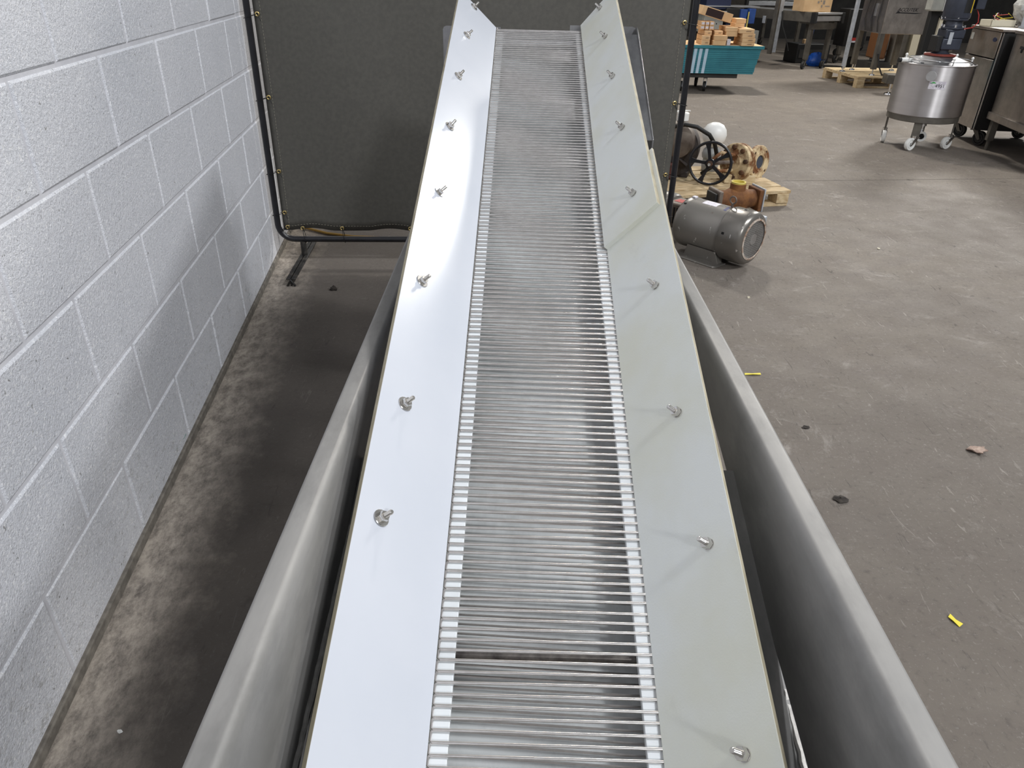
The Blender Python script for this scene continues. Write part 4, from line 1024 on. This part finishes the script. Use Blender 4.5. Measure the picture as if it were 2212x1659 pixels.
carton('tan carton at the top of the right pile under the pair of slim boxes', X_(1180), X_(1562), ZT + .126, .046, 9.08, .36, M_board)
carton('wide tan carton resting in the middle, lower of two', X_(870), X_(1170), ZT + .088, .050, 9.14, .34, M_board, ink=False)
carton('wide tan carton resting in the middle, upper of two', X_(850), X_(1165), ZT + .139, .045, 9.14, .34, M_board, ink=False)
carton('slim box under the topmost box at the right of the pile', X_(1110), X_(1355), ZT + .186, .036, 9.20, .22, M_board2, ink=False)
carton('topmost slim pale box at the right of the pile', X_(1130), X_(1380), ZT + .223, .044, 9.20, .22, M_board2, ink=False)
LC = carton('long tilted carton with a dark maroon patch on top of the pile', X_(180), X_(1000), ZT + .262, .092, 9.22, .26, M_board2, ry=R(14), ink=False)
MB().box(-.13, .07, -.0015, -.0003, .006, .084).build('patch', M_cartonopen, LC)
for i, (a, c_, z) in enumerate(((190, 300, .150), (320, 410, .150), (430, 545, .150), (210, 300, .193), (320, 410, .193), (430, 540, .193))):
    nm = ('left', 'middle', 'right')[i % 3]; rw = ('lower', 'upper')[i // 3]
    t = carton('pinkish packet with white label, %s one of the %s row under the long carton' % (nm, rw), X_(a), X_(c_), ZT + z, .041, 9.16, .22, M_board2, ink=False)
    MB().box(-.018, .018, -.0014, -.0003, .012, .034).build('label_patch', M_label, t)

# ------------------------------------------------------------------ scraps on the floor
def scrap(name, label, cat, loc, pts, mt, h=.003, rz=0.0, curl=.004):
    mb = MB(); n = len(pts); vs = [(x, y, .0005 + curl * abs(math.sin(i*1.7))) for i, (x, y) in enumerate(pts)]
    vt = [(x, y, z + h) for (x, y, z) in vs]
    mb.v = vs + vt; mb.f = [tuple(range(n-1, -1, -1)), tuple(range(n, 2*n))] + [(i, (i+1) % n, n+(i+1) % n, n+i) for i in range(n)]
    o = mb.build(name, mt, loc=loc); o.rotation_euler = (0, 0, rz); return tag(o, label, cat)
scrap('tape_scrap', 'yellow tape scrap on the floor beyond the hopper rim', 'scrap', (.845, 2.235, 0), [(-.028, -.004), (0, -.006), (.03, -.002), (.029, .006), (0, .004), (-.027, .003)], M_yelltape, .001)
scrap('tape_scrap', 'short yellow tape scrap on the concrete at the lower right', 'scrap', (.985, 1.13, 0), [(-.004, -.016), (.007, -.014), (.005, .002), (.004, .017), (-.006, .013), (-.006, 0)], M_yelltape, .001, .35)
def lump(name, label, cat, loc, r, mt, seed, flat=.5):
    rr = random.Random(seed); mb = MB(); n1, n2 = 6, 10; vs = []
    for i in range(n1+1):
        a = math.pi*i/n1
        for j in range(n2):
            bb = 2*math.pi*j/n2; q = r*(1 + rr.uniform(-.35, .35)); vs.append((q*math.sin(a)*math.cos(bb), q*.75*math.sin(a)*math.sin(bb), max(0, r*flat*.5 + q*flat*math.cos(a))))
    mb.v = vs; mb.f = [(i*n2+j, (i+1)*n2+j, (i+1)*n2+(j+1) % n2, i*n2+(j+1) % n2) for i in range(n1) for j in range(n2)]
    return tag(mb.build(name, mt, loc=loc), label, cat)
scrap('dry_flake', 'pale curled flake of debris on the open floor at the right', 'debris', (1.39, 1.79, 0), [(-.026, .008), (-.018, -.008), (-.004, -.012), (.004, -.026), (.014, -.010), (.030, -.008), (.024, .004), (.032, .014), (.010, .012), (-.008, .020)], M_flake, .003, 0, .010)
lump('dirt_clump', 'dark dirt clump on the floor beside the hopper rim', 'debris', (.89, 1.545, 0), .018, M_debris, 5, .35)
lump('dirt_clump', 'black debris clump on the floor near the screen foot', 'debris', (-.78, 2.905, 0), .016, M_debris, 8, .8)
lump('dirt_clump', 'small dark dirt spot on the floor right of the white board bolts', 'debris', (.92, 1.90, 0), .012, M_debris, 9, .25)
lump('pebble', 'tiny white pebble on the dark floor by the wall', 'debris', (-.70, .82, 0), .0045, M_white, 10, .7)
lump('pebble', 'tiny pale pebble on the floor in front of the motor', 'debris', (1.02, 2.93, 0), .006, M_cream, 12, .7)
lump('pebble', 'tiny pale pebble in the middle of the open floor', 'debris', (1.88, 3.62, 0), .007, M_cream, 13, .7)
